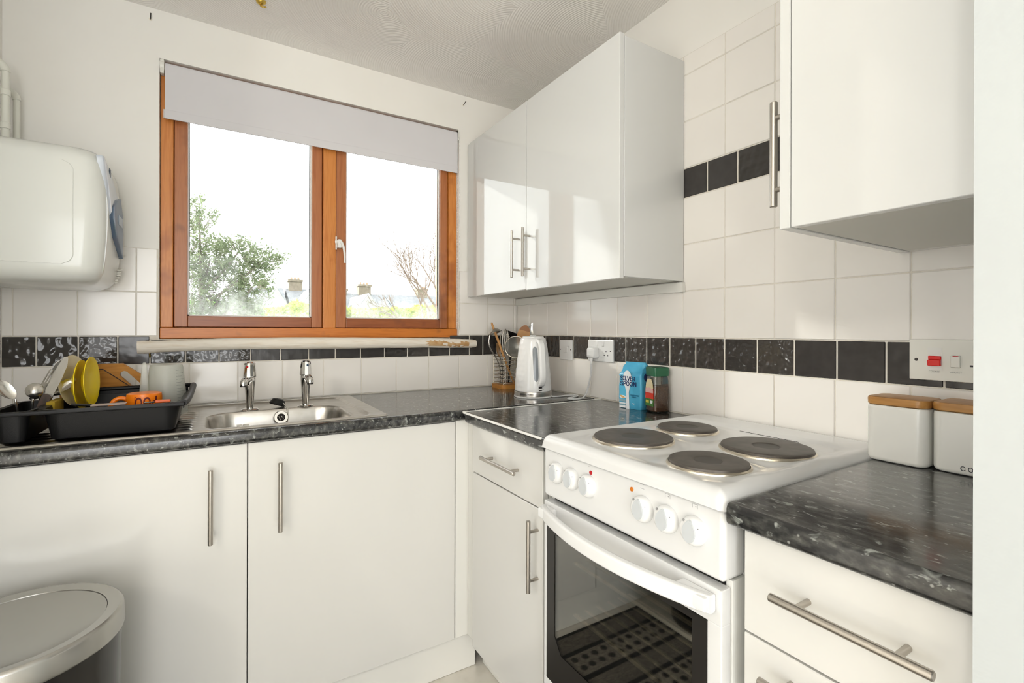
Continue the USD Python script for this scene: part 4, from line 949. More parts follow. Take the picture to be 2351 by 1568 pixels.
# ================================================================ UTENSIL BASKET
ux, uy = -0.1220, -0.1080
t = T('utensil_basket', 'square chrome wire utensil basket on a round-cornered wooden base behind the kettle', 'utensil basket', (ux, uy, ZC))
hs = 0.052
t.part('wooden_base', extr(Polygon(rrect(ux - .058, ux + .058, uy - .058, uy + .058, .02, 5)), 0.0185, ZC + .0003), 'board_wood', smooth=30)
wv = []
for i, z in enumerate(np.linspace(0.026, 0.148, 8)):
    c = rrect(ux - hs, ux + hs, uy - hs, uy + hs, 0.012, 4)
    wv.append(tube(np.stack([c[:, 0], c[:, 1], np.full(len(c), ZC + z)], -1), 0.0017, 6, True))
for a, b in ((-1, -1), (1, -1), (1, 1), (-1, 1)):
    wv.append(tube([(ux + a * (hs - .004), uy + b * (hs - .004), ZC + .017), (ux + a * (hs - .004), uy + b * (hs - .004), ZC + .150)], 0.0019, 6))
t.part('wire_frame', cat(*wv), 'wire_chrome', smooth=True)
t.part('spring_clip', cat(*[tube([(ux - hs - .010, uy - hs + .010, ZC + z), (ux - hs + .004, uy - hs + .004, ZC + z)], 0.0022, 6) for z in np.linspace(0.03, 0.105, 5)]), 'dark_metal')
def uten(name, lab, cat_, foot, tip, build, m, hm=None, r=0.004):
    foot, tip = np.array(foot, float), np.array(tip, float)
    t = T(name, lab, cat_, foot)
    return t, foot, tip
F0 = ZC + .020
def seg(p, q, s): return np.array(p) + (np.array(q) - np.array(p)) * s
def dishm(c, nrm, xd, lx, ly, depth, th=0.0012, n=20, k=7):
    """shallow elliptical spoon bowl; nrm: opening direction"""
    a = np.linspace(0, 2 * PI, n, endpoint=False); V = []; 
    for side in (0, 1):
        for j in range(k + 1):
            q = j / k
            for x in a: V.append((lx * q * math.cos(x), ly * q * math.sin(x), -depth * (1 - q * q) - th * side))
    V = np.array(V); F = []
    for side in (0, 1):
        o = side * (k + 1) * n
        for j in range(k):
            for i in range(n):
                s = (i + 1) % n
                A, B, C_, D_ = o + j * n + i, o + j * n + s, o + (j + 1) * n + s, o + (j + 1) * n + i
                ff = [[A, D_, C_], [A, C_, B]]
                F += ff if side == 0 else [f[::-1] for f in ff]
    o2 = (k + 1) * n
    for i in range(n):
        s = (i + 1) % n
        F += [[k * n + i, o2 + k * n + i, o2 + k * n + s], [k * n + i, o2 + k * n + s, k * n + s]]
    return align(tm(V, F), nrm, xd, c)
# ladle
t, f_, p_ = uten('ladle', 'steel ladle leaning left out of the utensil basket', 'ladle', (-0.150, -0.085, F0), (-0.222, -0.118, 1.150), None, None)
t.part('handle', tube(spline([(-0.150, -0.085, F0), (-0.172, -0.105, 1.035), (-0.215, -0.118, 1.090), (-0.228, -0.120, 1.130), (-0.222, -0.120, 1.165)], 6), 0.0032, 8), 'cutlery', smooth=True)
t.part('bowl', dishm((-0.196, -0.120, 1.168), (0.25, -0.35, -1), (1, 0, 0), 0.036, 0.030, 0.022), 'cutlery', smooth=50)
# wooden chopstick-like spoon handle
t, f_, p_ = uten('wooden_stick', 'pale wooden spoon handle leaning up left from the basket', 'wooden spoon', (-0.095, -0.125, F0), (-0.213, -0.118, 1.217), None, None)
t.part('stick', tube([(-0.095, -0.125, F0), (-0.13, -0.123, 1.01), (-0.18, -0.12, 1.135), (-0.207, -0.118, 1.20), (-0.213, -0.118, 1.217)], [0.004, 0.005, 0.0062, 0.0058, 0.004], 10), 'spoon_wood', smooth=40)
# slotted turner
t, f_, p_ = uten('serving_spoon', 'dark steel serving spoon low at the left of the basket', 'serving spoon', (-0.140, -0.100, F0), (-0.19, -0.12, 1.10), None, None)
t.part('handle', tube([(-0.140, -0.100, F0), (-0.150, -0.11, 1.00), (-0.168, -0.12, 1.055)], 0.003, 8), 'cutlery', smooth=True)
t.part('bowl', dishm((-0.180, -0.124, 1.088), (0.55, -0.8, 0.1), (-0.35, 0, 1), 0.036, 0.019, 0.010), 'cutlery', smooth=50)
# balloon whisk
t, f_, p_ = uten('whisk', 'wire balloon whisk standing upright in the basket', 'whisk', (-0.122, -0.095, F0), (-0.128, -0.10, 1.185), None, None)
t.part('handle', cyl((-0.122, -0.095, F0), (-0.126, -0.097, 1.03), 0.0055, n=12), 'cutlery', smooth=40)
wv = []
for i in range(5):
    a = i * PI / 5; u_ = np.array([math.cos(a), math.sin(a), 0])
    q = np.linspace(-1, 1, 25)
    wv.append(tube(np.array([(-0.126, -0.097, 1.03)]) + np.outer(np.sign(q) * 0.023 * np.sin(np.abs(q) ** 0.0001 * 0 + (1 - np.abs(q)) ** 0.55 * PI / 2 * (np.abs(q) > 0)) * (np.abs(q) ** .35), u_) + np.outer((1 - np.abs(q)) ** 0.62 * 0.158, [0, 0, 1.0]), 0.0011, 5))
t.part('wires', cat(*wv), 'cutlery', smooth=True)
# sieve hanging its rim over the basket
t, f_, p_ = uten('sieve', 'round wire tea strainer leaning in front of the basket', 'sieve', (-0.118, -0.150, F0), (-0.11, -0.17, 1.12), None, None)
sn = np.array([-0.45, -0.85, 0.25]); sc_ = np.array([-0.110, -0.168, 1.103])
a = np.linspace(0, 2 * PI, 40, endpoint=False)
rm = align(tube(np.stack([0.052 * np.cos(a), 0.052 * np.sin(a), 0 * a], -1), 0.0023, 8, True), sn, origin=sc_)
t.part('rim', rm, 'wire_chrome', smooth=True)
t.part('mesh_bowl', dishm(sc_, sn, None, 0.051, 0.051, 0.024, 0.0006, 28), 'mesh_fine', smooth=50)
t.part('handle', tube([(-0.090, -0.140, F0 + .005), (-0.110, -0.158, 1.052)], 0.0030, 8), 'wire_chrome', smooth=True)
t.part('loop', tube(spline([(-0.136, -0.150, 1.143), (-0.152, -0.152, 1.156), (-0.150, -0.152, 1.162), (-0.134, -0.150, 1.150)], 5), 0.0012, 6), 'wire_chrome', smooth=True)
# slotted turner black
t, f_, p_ = uten('slotted_turner', 'black perforated turner behind the strainer', 'turner', (-0.085, -0.075, F0), (-0.06, -0.07, 1.17), None, None)
t.part('handle', tube([(-0.095, -0.075, F0), (-0.080, -0.072, 1.10)], 0.004, 8), 'black_plastic', smooth=True)
bladep = sbox(-0.045, -0.035, 0.045, 0.035)
for i in range(5):
    for j in range(3): bladep = bladep - Point(-0.032 + .016 * i, -0.018 + .018 * j).buffer(0.0045, 4)
t.part('blade', plane_map(extr(bladep.buffer(0.004), 0.0018, -0.0009), -0.070, -0.070, 1.132, (0.86, 0, -0.25) / np.linalg.norm([0.86, 0, -.25]), (0.25, 0, 0.86) / np.linalg.norm([0.86, 0, .25])), 'black_plastic')
# wooden spatula
t, f_, p_ = uten('wooden_spatula', 'two-tone wooden spatula standing up at the right of the basket', 'spatula', (-0.088, -0.122, F0), (-0.03, -0.14, 1.205), None, None)
t.part('handle', tube([(-0.088, -0.122, F0), (-0.058, -0.131, 1.10)], 0.0048, 8), 'spoon_wood', smooth=True)
zl = np.array([0.032, -0.008, 0.105]); zl /= np.linalg.norm(zl)
head = [dishm((-0.050, -0.134, 1.155), (-0.62, -0.78, 0.1), zl, 0.054, 0.030, 0.002, 0.005)]
cut_ = np.array([-0.0445, -0.1355, 1.180])
t.part('head', trimesh.intersections.slice_mesh_plane(head[0], -zl, cut_), 'spoon_wood', smooth=40)
t.part('stained_tip', trimesh.intersections.slice_mesh_plane(head[0], zl, cut_), 'spoon_wood_dark', smooth=40, label='dark stained end of the wooden blade')
# big serving spoon
t, f_, p_ = uten('serving_spoon', 'large shiny steel serving spoon, rightmost in the basket', 'serving spoon', (-0.080, -0.130, F0), (-0.0, -0.15, 1.21), None, None)
t.part('handle', tube([(-0.080, -0.130, F0), (-0.018, -0.147, 1.125)], 0.0036, 8), 'cutlery', smooth=True)
t.part('bowl', dishm((-0.006, -0.152, 1.172), (-0.62, -0.76, 0.20), (0.20, -0.02, 1), 0.050, 0.0270, 0.008), 'cutlery', smooth=50)

# ================================================================ SUGAR BAG AND COFFEE JAR
def oriented(c, n_):
    n_ = np.array(n_, float); n_ /= np.linalg.norm(n_)
    return n_, np.array([n_[1], -n_[0], 0.0]) * 1.0
bc = np.array([-0.0480, -0.8610, ZC]); bn = np.array([-0.9965, -0.0836, 0]); bnx = np.array([0.0836, -0.9965, 0])    # front normal, reading direction
t = T('sugar_bag', 'blue paper bag of sugar standing on the worktop against the tiles', 'sugar bag', bc)
rings = []; hw, hd2 = 0.0475, 0.0280
rng = np.random.default_rng(5)
for z in np.linspace(0, 1, 26):
    h_ = 0.1610 * z
    w_, d_ = hw, hd2
    if z < 0.05: w_ *= 0.96 + 0.8 * z; d_ *= 0.94 + 1.2 * z
    if z > 0.74:
        q = (z - 0.74) / 0.26
        d_ *= 1 - 0.80 * q; w_ *= 1 - 0.05 * q
    c = rrect(-w_, w_, -d_, d_, min(0.007, d_ * .9), 4)
    bulge = 0.0022 * math.sin(PI * min(z / .74, 1))
    c = c * (1 + bulge / 0.03)
    cen = bc + np.array([0, 0, h_ + .0004]) - bn * 0.006 * max(0, (z - .74) / .26)
    R3 = cen + np.outer(c[:, 0], bnx) + np.outer(c[:, 1], bn)
    nzz = meshkit.fbm(R3 * 55, 3, 2) - 0.5
    R3 = R3 + (R3 - cen) * nzz[:, None] * (0.07 + (0.26 if z > .7 else 0))
    rings.append(R3)
bag = t.part('paper', loft(rings), 'bag_blue', smooth=25)
def on_bag(poly, m, name, off=0.0006, th=0.0006):
    mm = extr(poly, th)
    mm = plane_map(mm, 0, 0, 0, bnx, (0, 0, 1))              # z local -> bnx x z = front normal?
    v = mm.vertices; v = v + bc + bn * (hd2 + .0022 + off)
    # follow the slight bulge of the front
    mm.vertices = v
    if mm.volume < 0: mm.invert()
    return t.part(name, mm, m, under=bag)
spoonp = shapely.union_all([affinity.scale(Point(-0.009, 0.103).buffer(1, 24), 0.0190, 0.0300), Polygon([(-0.022, 0.088), (0.006, 0.088), (-0.002, 0.058), (0.001, 0.0), (-0.0135, 0.0), (-0.0130, 0.058)])])
on_bag(spoonp, 'bag_white', 'spoon_print')
on_bag(sbox(-0.0440, 0.002, -0.0155, 0.020), 'bag_white', 'cup_print')
on_bag(shapely.union_all([sbox(-0.0430, 0.010, -0.0155, 0.0155), sbox(-0.0430, 0.0235, -0.0155, 0.0315)]), 'slate_blue', 'cup_print', 0.001)
on_bag(affinity.scale(Point(-0.029, 0.040).buffer(1, 16), 0.0145, 0.0055), 'bag_white', 'cup_print', 0.0006)
on_bag(affinity.rotate(affinity.scale(Point(-0.030, 0.0405).buffer(1, 16), 0.0110, 0.0034), -18), 'biscuit', 'biscuit_print', 0.0012)
def bag_text(s, h, x, z, m, bold, sx=1.0, off=0.0014):
    mm = meshkit.text_mesh(s, h, 0.0005, bold); mm.apply_scale([sx, 1, 1])
    mm = plane_map(mm, 0, 0, 0, bnx, (0, 0, 1)); mm.vertices = mm.vertices + bc + bn * (hd2 + .0022 + off) + bnx * x + np.array([0, 0, z])
    t.part('lettering', mm, m, under=bag)
bag_text('SILVER', 0.0145, -0.0400, 0.0985, 'navy', True, 0.93)
bag_text('SPOON', 0.0150, -0.0400, 0.0800, 'navy', True, 0.98)
bag_text('GRANULATED', 0.0042, 0.0035, 0.0475, 'bag_teal', True)
bag_text('SUGAR', 0.0042, 0.0100, 0.0410, 'bag_teal', True)
bag_text('1kg', 0.0038, 0.0135, 0.0190, 'bag_white', True)
# side prints
sn_ = bnx
def bag_side(poly, m, name):
    mm = plane_map(extr(poly, 0.0008), 0, 0, 0, -bn, (0, 0, 1)); mm.vertices = mm.vertices + bc + bnx * (hw + .0036)
    if mm.volume < 0: mm.invert()
    t.part(name, mm, m, under=bag)
bag_side(Point(-0.004, 0.112).buffer(0.0125), 'navy', 'side_print')
bag_side(Point(0.0, 0.048).buffer(0.0105), 'bag_white', 'side_print')
bag_side(Point(0.001, 0.048).buffer(0.0070), 'label_red', 'side_print')
mm = meshkit.text_mesh('GRANULATED SUGAR', 0.0040, 0.0005, True)
mm = plane_map(mm, 0, 0, 0, (0, 0, 1), bn); mm.vertices = mm.vertices + bc + bnx * (hw + .0040) - bn * (-.004) + np.array([0, 0, 0.058])
t.part('lettering', mm, 'navy', under=bag)

jc = np.array([-0.0420, -0.9560, ZC]); j1 = np.array([-0.969, 0.246, 0]); j2 = np.array([-0.246, -0.969, 0])     # label face, plain face
t = T('coffee_jar', 'glass jar of coffee granules with a green lid beside the sugar bag', 'jar', jc)
def jring(h_, w_, z, ch=0.010):
    c = rrect(-w_, w_, -w_, w_, ch, 3)
    return jc + np.outer(c[:, 0], j2) + np.outer(c[:, 1], j1) + np.array([0, 0, z])
jw = 0.0300
zz = [(0.0006, 0.88), (0.004, 0.98), (0.010, 1.0), (0.060, 0.985), (0.105, 0.94), (0.118, 0.90), (0.122, 0.84)]
gl = t.part('glass', loft([jring(0, jw * s, z) for z, s in zz]), 'jar_glass', smooth=40)
t.part('coffee', loft([jring(0, (jw - .0022) * s, z, .009) for z, s in ((0.006, 0.94), (0.011, 0.985), (0.060, 0.97), (0.088, 0.95))]), 'granules', under=gl, smooth=40)
t.part('lid', cat(loft([jring(0, jw * s, z, .009) for z, s in ((0.1215, 0.93), (0.1235, 0.955), (0.146, 0.985), (0.1500, 0.96), (0.1512, 0.90))])), 'jar_green', smooth=30)
def jar_label(poly, m, off):
    mm = plane_map(extr(poly, 0.0005), 0, 0, 0, -j2 if False else np.array([-j1[1], j1[0], 0]), (0, 0, 1))
    mm.vertices = mm.vertices + jc + j1 * (jw + off)
    if mm.volume < 0: mm.invert()
    t.part('label', mm, m, under=gl)
lab_out = Polygon([(-0.0235, 0.022), (0.0235, 0.022), (0.0235, 0.070), (0.0190, 0.098), (0.0100, 0.112), (-0.0100, 0.112), (-0.0190, 0.098), (-0.0235, 0.070)])
jar_label(lab_out & sbox(-1, 0.0805, 1, 1), 'label_cream', 0.0004)
jar_label(lab_out & sbox(-1, 0.0465, 1, 0.0805), 'label_red', 0.0004)
jar_label(lab_out & sbox(-1, 0, 1, 0.0465), 'label_green', 0.0004)
jar_label(Polygon([(-0.022, 0.066), (0.022, 0.066), (0.022, 0.079), (0.010, 0.081), (0.0, 0.0835), (-0.010, 0.081), (-0.022, 0.079)]), 'label_pink', 0.0010)
jar_label(sbox(-0.0200, 0.0315, -0.0020, 0.0405), 'label_yellow', 0.0010)
jar_label(Polygon([(0.004, 0.041), (0.020, 0.041), (0.019, 0.034), (0.012, 0.029), (0.005, 0.034)]), 'bag_white', 0.0010)

# ================================================================ CANISTERS
for i, (y0, y1, xf, lab, word) in enumerate(((-1.6960, -1.5915, -0.1140, 'plain white square canister with wooden lid, nearest the cooker', None), (-1.8190, -1.6985, -0.1010, 'white canister lettered COFFEE half hidden by the wall corner', 'COFFEE'))):
    w = y1 - y0; x1 = xf + w * 0.93 - .006
    t = T('canister', lab, 'canister', ((xf + x1) / 2, (y0 + y1) / 2, ZC))
    cx_, cy_ = (xf + x1) / 2, (y0 + y1) / 2
    hx_, hy_ = (x1 - xf) / 2, w / 2
    rings = []
    for z, s, r in ((0.0004, 0.90, .014), (0.003, 0.965, .016), (0.009, 1.0, .018), (0.110, 1.0, .018), (0.1155, 0.985, .017), (0.1170, 0.95, .015)):
        c = rrect(cx_ - hx_ * s, cx_ + hx_ * s, cy_ - hy_ * s, cy_ + hy_ * s, r, 6)
        rings.append(np.stack([c[:, 0], c[:, 1], np.full(len(c), ZC + z)], -1))
    b = t.part('body', loft(rings), 'ceramic', smooth=40)
    rings = []
    for z, s, r in ((0.1172, 0.95, .016), (0.1195, 1.005, .018), (0.1290, 1.02, .019), (0.1330, 1.0, .018), (0.1342, 0.96, .016)):
        c = rrect(cx_ - hx_ * s, cx_ + hx_ * s, cy_ - hy_ * s, cy_ + hy_ * s, r, 6)
        rings.append(np.stack([c[:, 0], c[:, 1], np.full(len(c), ZC + z)], -1))
    t.part('lid', loft(rings), 'bamboo', smooth=40)
    if word:
        yy = -1.7430
        for ch_ in word:
            t.part('lettering', text(ch_, 0.0085, (xf - .0005, yy, ZC + 0.0095), (0, -1, 0), (0, 0, 1), 0.0008), 'mark_dark', under=b); yy -= 0.0108

# ================================================================ DISH RACK AND WHAT DRIES IN IT
RZ = 0.9116
t = T('dish_rack', 'black plastic dish rack standing on the sink drainer', 'dish rack', (-1.55, -0.39, RZ))
def tray(x0, x1, y0, y1, z0, z1, flare, rim, r=0.022):
    """open tapered tray with a turned-out rim"""
    out, inn = [], []
    def ring(f, z, d=0): 
        c = rrect(x0 - f - d, x1 + f + d, y0 - f - d, y1 + f + d, r + f, 5); return np.stack([c[:, 0], c[:, 1], np.full(len(c), z)], -1)
    th = 0.003
    rings = [ring(0 - th, z0 + th + .0005), ring(flare - th, z1), ring(flare + rim, z1 + .001), ring(flare + rim + .001, z1 - .006), ring(flare + rim - .003, z1 - .006), ring(flare + .0, z1 - 0.003), ring(0, z0 + .004), ring(-.006, z0)]
    return loft(rings)
wv = t.part('tray', tray(-1.640, -1.395, -0.530, -0.262, RZ + .002, 0.9900, 0.014, 0.010), 'black_plastic', smooth=35)
t.part('cutlery_holder', tray(-1.729, -1.683, -0.528, -0.330, RZ + .002, 0.9890, 0.010, 0.006, 0.014), 'black_plastic', smooth=35)
# rear and right lips are higher
t.part('raised_end', cat(tube(spline([(-1.375, -0.545, 0.988), (-1.368, -0.47, 0.990), (-1.364, -0.36, 1.000), (-1.364, -0.262, 1.006)], 6), 0.0085, 12), tube(spline([(-1.364, -0.262, 1.006), (-1.372, -0.248, 1.006), (-1.40, -0.246, 1.006), (-1.60, -0.246, 1.004), (-1.74, -0.248, 0.985)], 6), 0.006, 10), pbox((-1.640, -0.2485, 0.975), (-1.378, -0.2455, 1.006)), pbox((-1.377, -0.53, 0.972), (-1.3745, -0.26, 0.992))), 'black_plastic', smooth=40)
t.part('front_rim', cat(rbox((-1.748, -0.5540, 0.9800), (-1.372, -0.5420, 0.9905), 0.003, 2)), 'black_plastic', smooth=30)
gs = []
for x in np.linspace(-1.62, -1.42, 9): gs.append(rbox((x - .0015, -0.515, RZ + .0045), (x + .0015, -0.280, RZ + 0.022), .001))
t.part('ribs', cat(*gs), 'black_plastic')

def rot_to(m, c, nrm, xd=None): return align(m, nrm, xd, c)
# yellow plastic bowls stood on edge
yb = [(0, 0.001), (0.030, 0.001), (0.034, 0.003), (0.050, 0.011), (0.0640, 0.0145), (0.0660, 0.0160), (0.0660, 0.0175), (0.0635, 0.0175), (0.049, 0.0138), (0.033, 0.0060), (0, 0.0045)]
for i, (x, lab) in enumerate(((-1.6010, 'front bright yellow plastic bowl standing on edge in the rack'), (-1.6210, 'second yellow plastic bowl nested behind the front one'))):
    t = T('bowl', lab, 'bowl', (x, -0.365 - .004 * (1 - i), 1.0395 - 0.066))
    t.part('bowl', rot_to(lathe(yb, 48), (x - .006, -0.365, 1.0395 - (0.008 if i else 0)), (0.996, -0.08, 0.03)), 'yellow', smooth=40)
# cream plate and white bowl behind the cutlery
t = T('plate', 'cream plate leaning upright behind the cutlery', 'plate', (-1.650, -0.345, 0.972))
t.part('plate', rot_to(lathe([(0, 0), (0.035, 0), (0.040, 0.003), (0.068, 0.009), (0.0695, 0.011), (0.067, 0.0115), (0.039, 0.0055), (0, 0.003)], 48), (-1.640, -0.345, 1.040), (0.955, -0.28, 0.10)), 'cream_china', smooth=40)
t = T('bowl', 'white glazed bowl on edge at the left behind the knife', 'bowl', (-1.676, -0.350, 0.985))
t.part('bowl', rot_to(lathe([(0, 0.0), (0.018, 0.0), (0.021, 0.003), (0.037, 0.016), (0.040, 0.019), (0.0375, 0.0193), (0.020, 0.006), (0, 0.004)], 44), (-1.664, -0.318, 1.068), (0.75, -0.64, -0.15)), 'plastic_white', smooth=40)
# chopping board leaning at the back
t = T('chopping_board', 'wooden chopping board with a slanted hand slot leaning on the tiles', 'chopping board', (-1.58, -0.235, 0.94))
bo = Polygon([(-1.690, 0.945), (-1.690, 1.078), (-1.543, 1.078), (-1.500, 1.042), (-1.4985, 0.945)])
slot = LineString([(-1.5405, 1.0440), (-1.5140, 1.0120)]).buffer(0.0105)
bm = plane_map(extr(bo - slot, 0.016, -0.008), 0, -0.1800, 0, (1, 0, 0), (0, 0, 1))
v = bm.vertices.copy(); v[:, 1] += (1.0 - v[:, 2]) * 0.28 - 0.02; bm.vertices = v
b = t.part('board', bm, 'board_wood', smooth=False)
gr = LineString([(-1.685, 1.062), (-1.590, 1.062), (-1.515, 0.995)]).buffer(0.0012)
gm = plane_map(extr(gr, 0.0012, 0.0), 0, -0.1800 - .0075, 0, (1, 0, 0), (0, 0, 1)); v = gm.vertices.copy(); v[:, 1] += (1.0 - v[:, 2]) * 0.28 - 0.02 - .0004; gm.vertices = v
t.part('juice_groove', gm, 'brown_handle', under=b)
# measuring jug upside down
t = T('measuring_jug', 'translucent plastic measuring jug standing upside down in the rack', 'measuring jug', (-1.4300, -0.315, 0.92))
jx, jy = -1.4290, -0.3150
jg = t.part('jug', lathe([(0.0525, 0.930), (0.0540, 0.930), (0.0545, 0.936), (0.0490, 0.990), (0.0420, 1.066), (0.0390, 1.0760), (0.030, 1.0790), (0, 1.0790), (0, 1.0770), (0.037, 1.0740), (0.0400, 1.066), (0.0470, 0.990), (0.0520, 0.936)], 48, origin=(jx, jy, 0)), 'jug_plastic', smooth=40)
hpz = loft([np.stack([-1.4775 + c_[:, 0] - .001, -0.345 + c_[:, 1] + np.zeros(len(c_)), np.full(len(c_), z)], -1) for z, c_ in [(z, rrect(-w_, w_, -d_, d_, min(w_, d_) * .8, 4)) for z, w_, d_ in ((0.950, 0.0150, 0.007), (1.00, 0.0115, 0.006), (1.05, 0.0080, 0.005), (1.078, 0.0062, 0.0045), (1.085, 0.0035, 0.003))]])
t.part('handle', hpz, 'jug_plastic', smooth=40)
mk = []
for i, z in enumerate(np.linspace(0.962, 1.060, 12)):
    rr_ = np.interp(z, [0.936, 0.990, 1.066], [0.0545, 0.0490, 0.0420]) + .0002
    a = np.linspace(-0.95, -0.95 + (0.42 if i % 2 else 0.62), 7)
    mk.append(tube(np.stack([jx + rr_ * np.cos(a), jy + rr_ * np.sin(a), np.full(7, z)], -1), 0.00045, 4))
t.part('graduations', cat(*mk), 'mark_grey', under=jg)
# orange mug upside down
t = T('mug', 'orange mug standing upside down at the front of the rack', 'mug', (-1.4700, -0.425, 0.9165))
mx, my = -1.4700, -0.4250
mg = t.part('mug', lathe([(0.0375, 0.9165), (0.0400, 0.9165), (0.0405, 0.919), (0.0400, 0.998), (0.0385, 1.0055), (0.034, 1.0075), (0, 1.0060), (0, 1.003), (0.036, 1.001), (0.0372, 0.99)], 48, origin=(mx, my, 0)), 'orange', smooth=40)
t.part('handle', tube(spline([(mx - .038, my + .004, 0.990), (mx - .060, my + .002, 0.9925), (mx - .072, my, 0.975), (mx - .070, my, 0.950), (mx - .040, my + .004, 0.936)], 6), 0.0058, 10), 'orange', smooth=True)
def wrap(mm, cz, a0):
    v = mm.vertices.copy(); th_ = a0 + v[:, 0] / 0.0405
    mm.vertices = np.stack([mx + (0.0404 + v[:, 2]) * np.cos(th_), my + (0.0404 + v[:, 2]) * np.sin(th_), cz + v[:, 1]], -1); return mm
a0 = math.atan2(-0.999, 0.10) + 0.10
lt = meshkit.text_mesh('POO', 0.028, 0.0006, True); lt.apply_scale([0.62, 1, 1])
lt.apply_translation([-lt.bounds[:, 0].mean(), -lt.bounds[:, 1].mean(), 0]); lt.apply_transform(trimesh.transformations.rotation_matrix(PI, [0, 0, 1]))
lt = lt.subdivide(); t.part('lettering', wrap(lt, 0.9835, a0), 'maroon', under=mg)
fr = sbox(-0.0255, -0.020, 0.0255, 0.0185) - sbox(-0.0243, -0.0188, 0.0243, 0.0173)
fm = extr(fr.segmentize(0.004), 0.0005)
t.part('frame_print', wrap(fm, 0.9815, a0), 'maroon', under=mg)
# flat utensils
def spoon_thing(lab, foot, neck, bowl_c, nrm, xd, lx, ly, dep, m='cutlery', r=0.0024, name='spoon'):
    t = T(name, lab, 'spoon', foot)
    t.part('handle', tube(spline([foot, seg(foot, neck, .5), neck], 5), np.linspace(r * 1.3, r, 11), 8), m, smooth=True)
    t.part('bowl', dishm(bowl_c, nrm, xd, lx, ly, dep), m, smooth=50)
CZ = RZ + 0.008
spoon_thing('steel spoon leaning left out of the cutlery holder, leftmost', (-1.706, -0.455, CZ), (-1.714, -0.468, 1.012), (-1.7300, -0.4700, 1.0365), (0.62, -0.72, 0.30), (-0.62, 0, 0.78), 0.0270, 0.0150, 0.006)
spoon_thing('round dull steel spoon seen from its back in the cutlery holder', (-1.700, -0.420, CZ), (-1.692, -0.429, 1.006), (-1.6895, -0.4280, 1.0270), (-0.15, 0.9, -0.25), (0.1, 0, 1), 0.0190, 0.0175, 0.008)
spoon_thing('dark-bowled steel spoon leaning right out of the cutlery holder', (-1.696, -0.395, CZ), (-1.664, -0.402, 1.005), (-1.6410, -0.4000, 1.0330), (0.25, -0.80, 0.45), (0.72, 0, 0.70), 0.0310, 0.0125, 0.008)
t = T('knife', 'broad steel knife with a brown handle, blade up in the cutlery holder', 'knife', (-1.690, -0.40, CZ))
kd = np.array([0.37, -0.05, 1.0]); kd /= np.linalg.norm(kd); ks = np.array([0.93, -0.15, -0.35]); ks -= kd * (ks @ kd); ks /= np.linalg.norm(ks)
kbp = Polygon([(-0.010, 0.0), (0.010, 0.0), (0.0115, 0.05), (0.0100, 0.088), (0.0055, 0.104), (0.0, 0.107), (-0.004, 0.104), (-0.0075, 0.08)])
t.part('blade', plane_map(extr(kbp, 0.0014, -.0007), -1.667, -0.423, 1.010, ks, kd), 'cutlery')
t.part('handle', plane_map(cat(extr(Polygon(rrect(-0.0095, 0.0095, -0.085, 0.006, 0.006, 4)), 0.010, -.005)), -1.667, -0.423, 1.010, ks, kd), 'brown_handle')
t = T('fork', 'steel fork standing behind the knife in the cutlery holder', 'fork', (-1.703, -0.37, CZ))
t.part('handle', tube([(-1.703, -0.37, CZ), (-1.684, -0.40, 1.020)], [0.003, 0.0022], 8), 'cutlery', smooth=True)
kd2 = np.array([0.45, -0.02, 1.0]); kd2 /= np.linalg.norm(kd2); ks2 = np.array([0.9, -0.35, -0.4]); ks2 -= kd2 * (ks2 @ kd2); ks2 /= np.linalg.norm(ks2)
fk = shapely.union_all([Polygon([(-0.004, -.002), (0.004, -.002), (0.010, 0.016), (0.010, 0.026), (-0.010, 0.026), (-0.010, 0.016)])] + [sbox(-0.010 + 0.0058 * i, 0.025, -0.0074 + 0.0058 * i, 0.062) for i in range(4)])
t.part('head', plane_map(extr(fk, 0.0014), -1.684, -0.40, 1.018, ks2, kd2), 'cutlery')
single('mustard_block', rbox((-1.664, -0.455, 0.955), (-1.6455, -0.372, 0.9990), 0.004, 2), 'mustard_block', 'mustard yellow block wedged between the cutlery holder and the tray', 'mustard_block', smooth=30)  # small mustard yellow piece between cutlery holder and tray
t = T('spatula', 'thin pinkish grey plastic spatula lying along the front of the rack', 'spatula', (-1.537, -0.490, 0.985))
t.part('blade', rbox((-1.570, -0.505, 0.9865), (-1.500, -0.478, 0.9905), 0.0018, 2), 'pink_grey', smooth=30)
t.part('handle', tube([(-1.570, -0.491, 0.9885), (-1.610, -0.480, 0.992)], 0.0035, 8), 'dark_metal', smooth=True)
t = T('peeler', 'orange-handled peeler lying across the front rim of the rack', 'peeler', (-1.42, -0.49, 0.985))
t.part('handle', rbox((-1.4400, -0.498, 0.9845), (-1.4060, -0.484, 0.9925), 0.003, 2), 'orange_spat', smooth=30)
t.part('blade', rbox((-1.4640, -0.4945, 0.9855), (-1.4405, -0.4875, 0.9895), 0.0015), 'cutlery')

# ================================================================ BIN AND RUG
bx_, by_, br_, bz_ = -1.6276, -0.8186, 0.1672, 0.620
t = T('bin', 'round black kitchen bin with a silver dished lid, lower left', 'bin', (bx_, by_, 0.0))
o = (bx_, by_, 0)
t.part('body', lathe([(0, 0.001), (br_ - .022, 0.001), (br_ - .018, 0.006), (br_ - .0045, bz_ - 0.040), (br_ - .006, bz_ - .038), (0, bz_ - .038)], 72, origin=o), 'bin_black', smooth=40)
t.part('band', lathe([(br_ - .010, bz_ - .0415), (br_ - .0005, bz_ - .0415), (br_ + .0005, bz_ - .038), (br_ - .001, bz_ - .0065), (br_ - .004, bz_ - .002), (br_ - .0075, bz_), (br_ - .012, bz_ - .0010), (br_ - .028, bz_ - .0035), (br_ - .0285, bz_ - .006), (br_ - .03, bz_ - .02)], 72, origin=o), 'bin_silver', smooth=35)
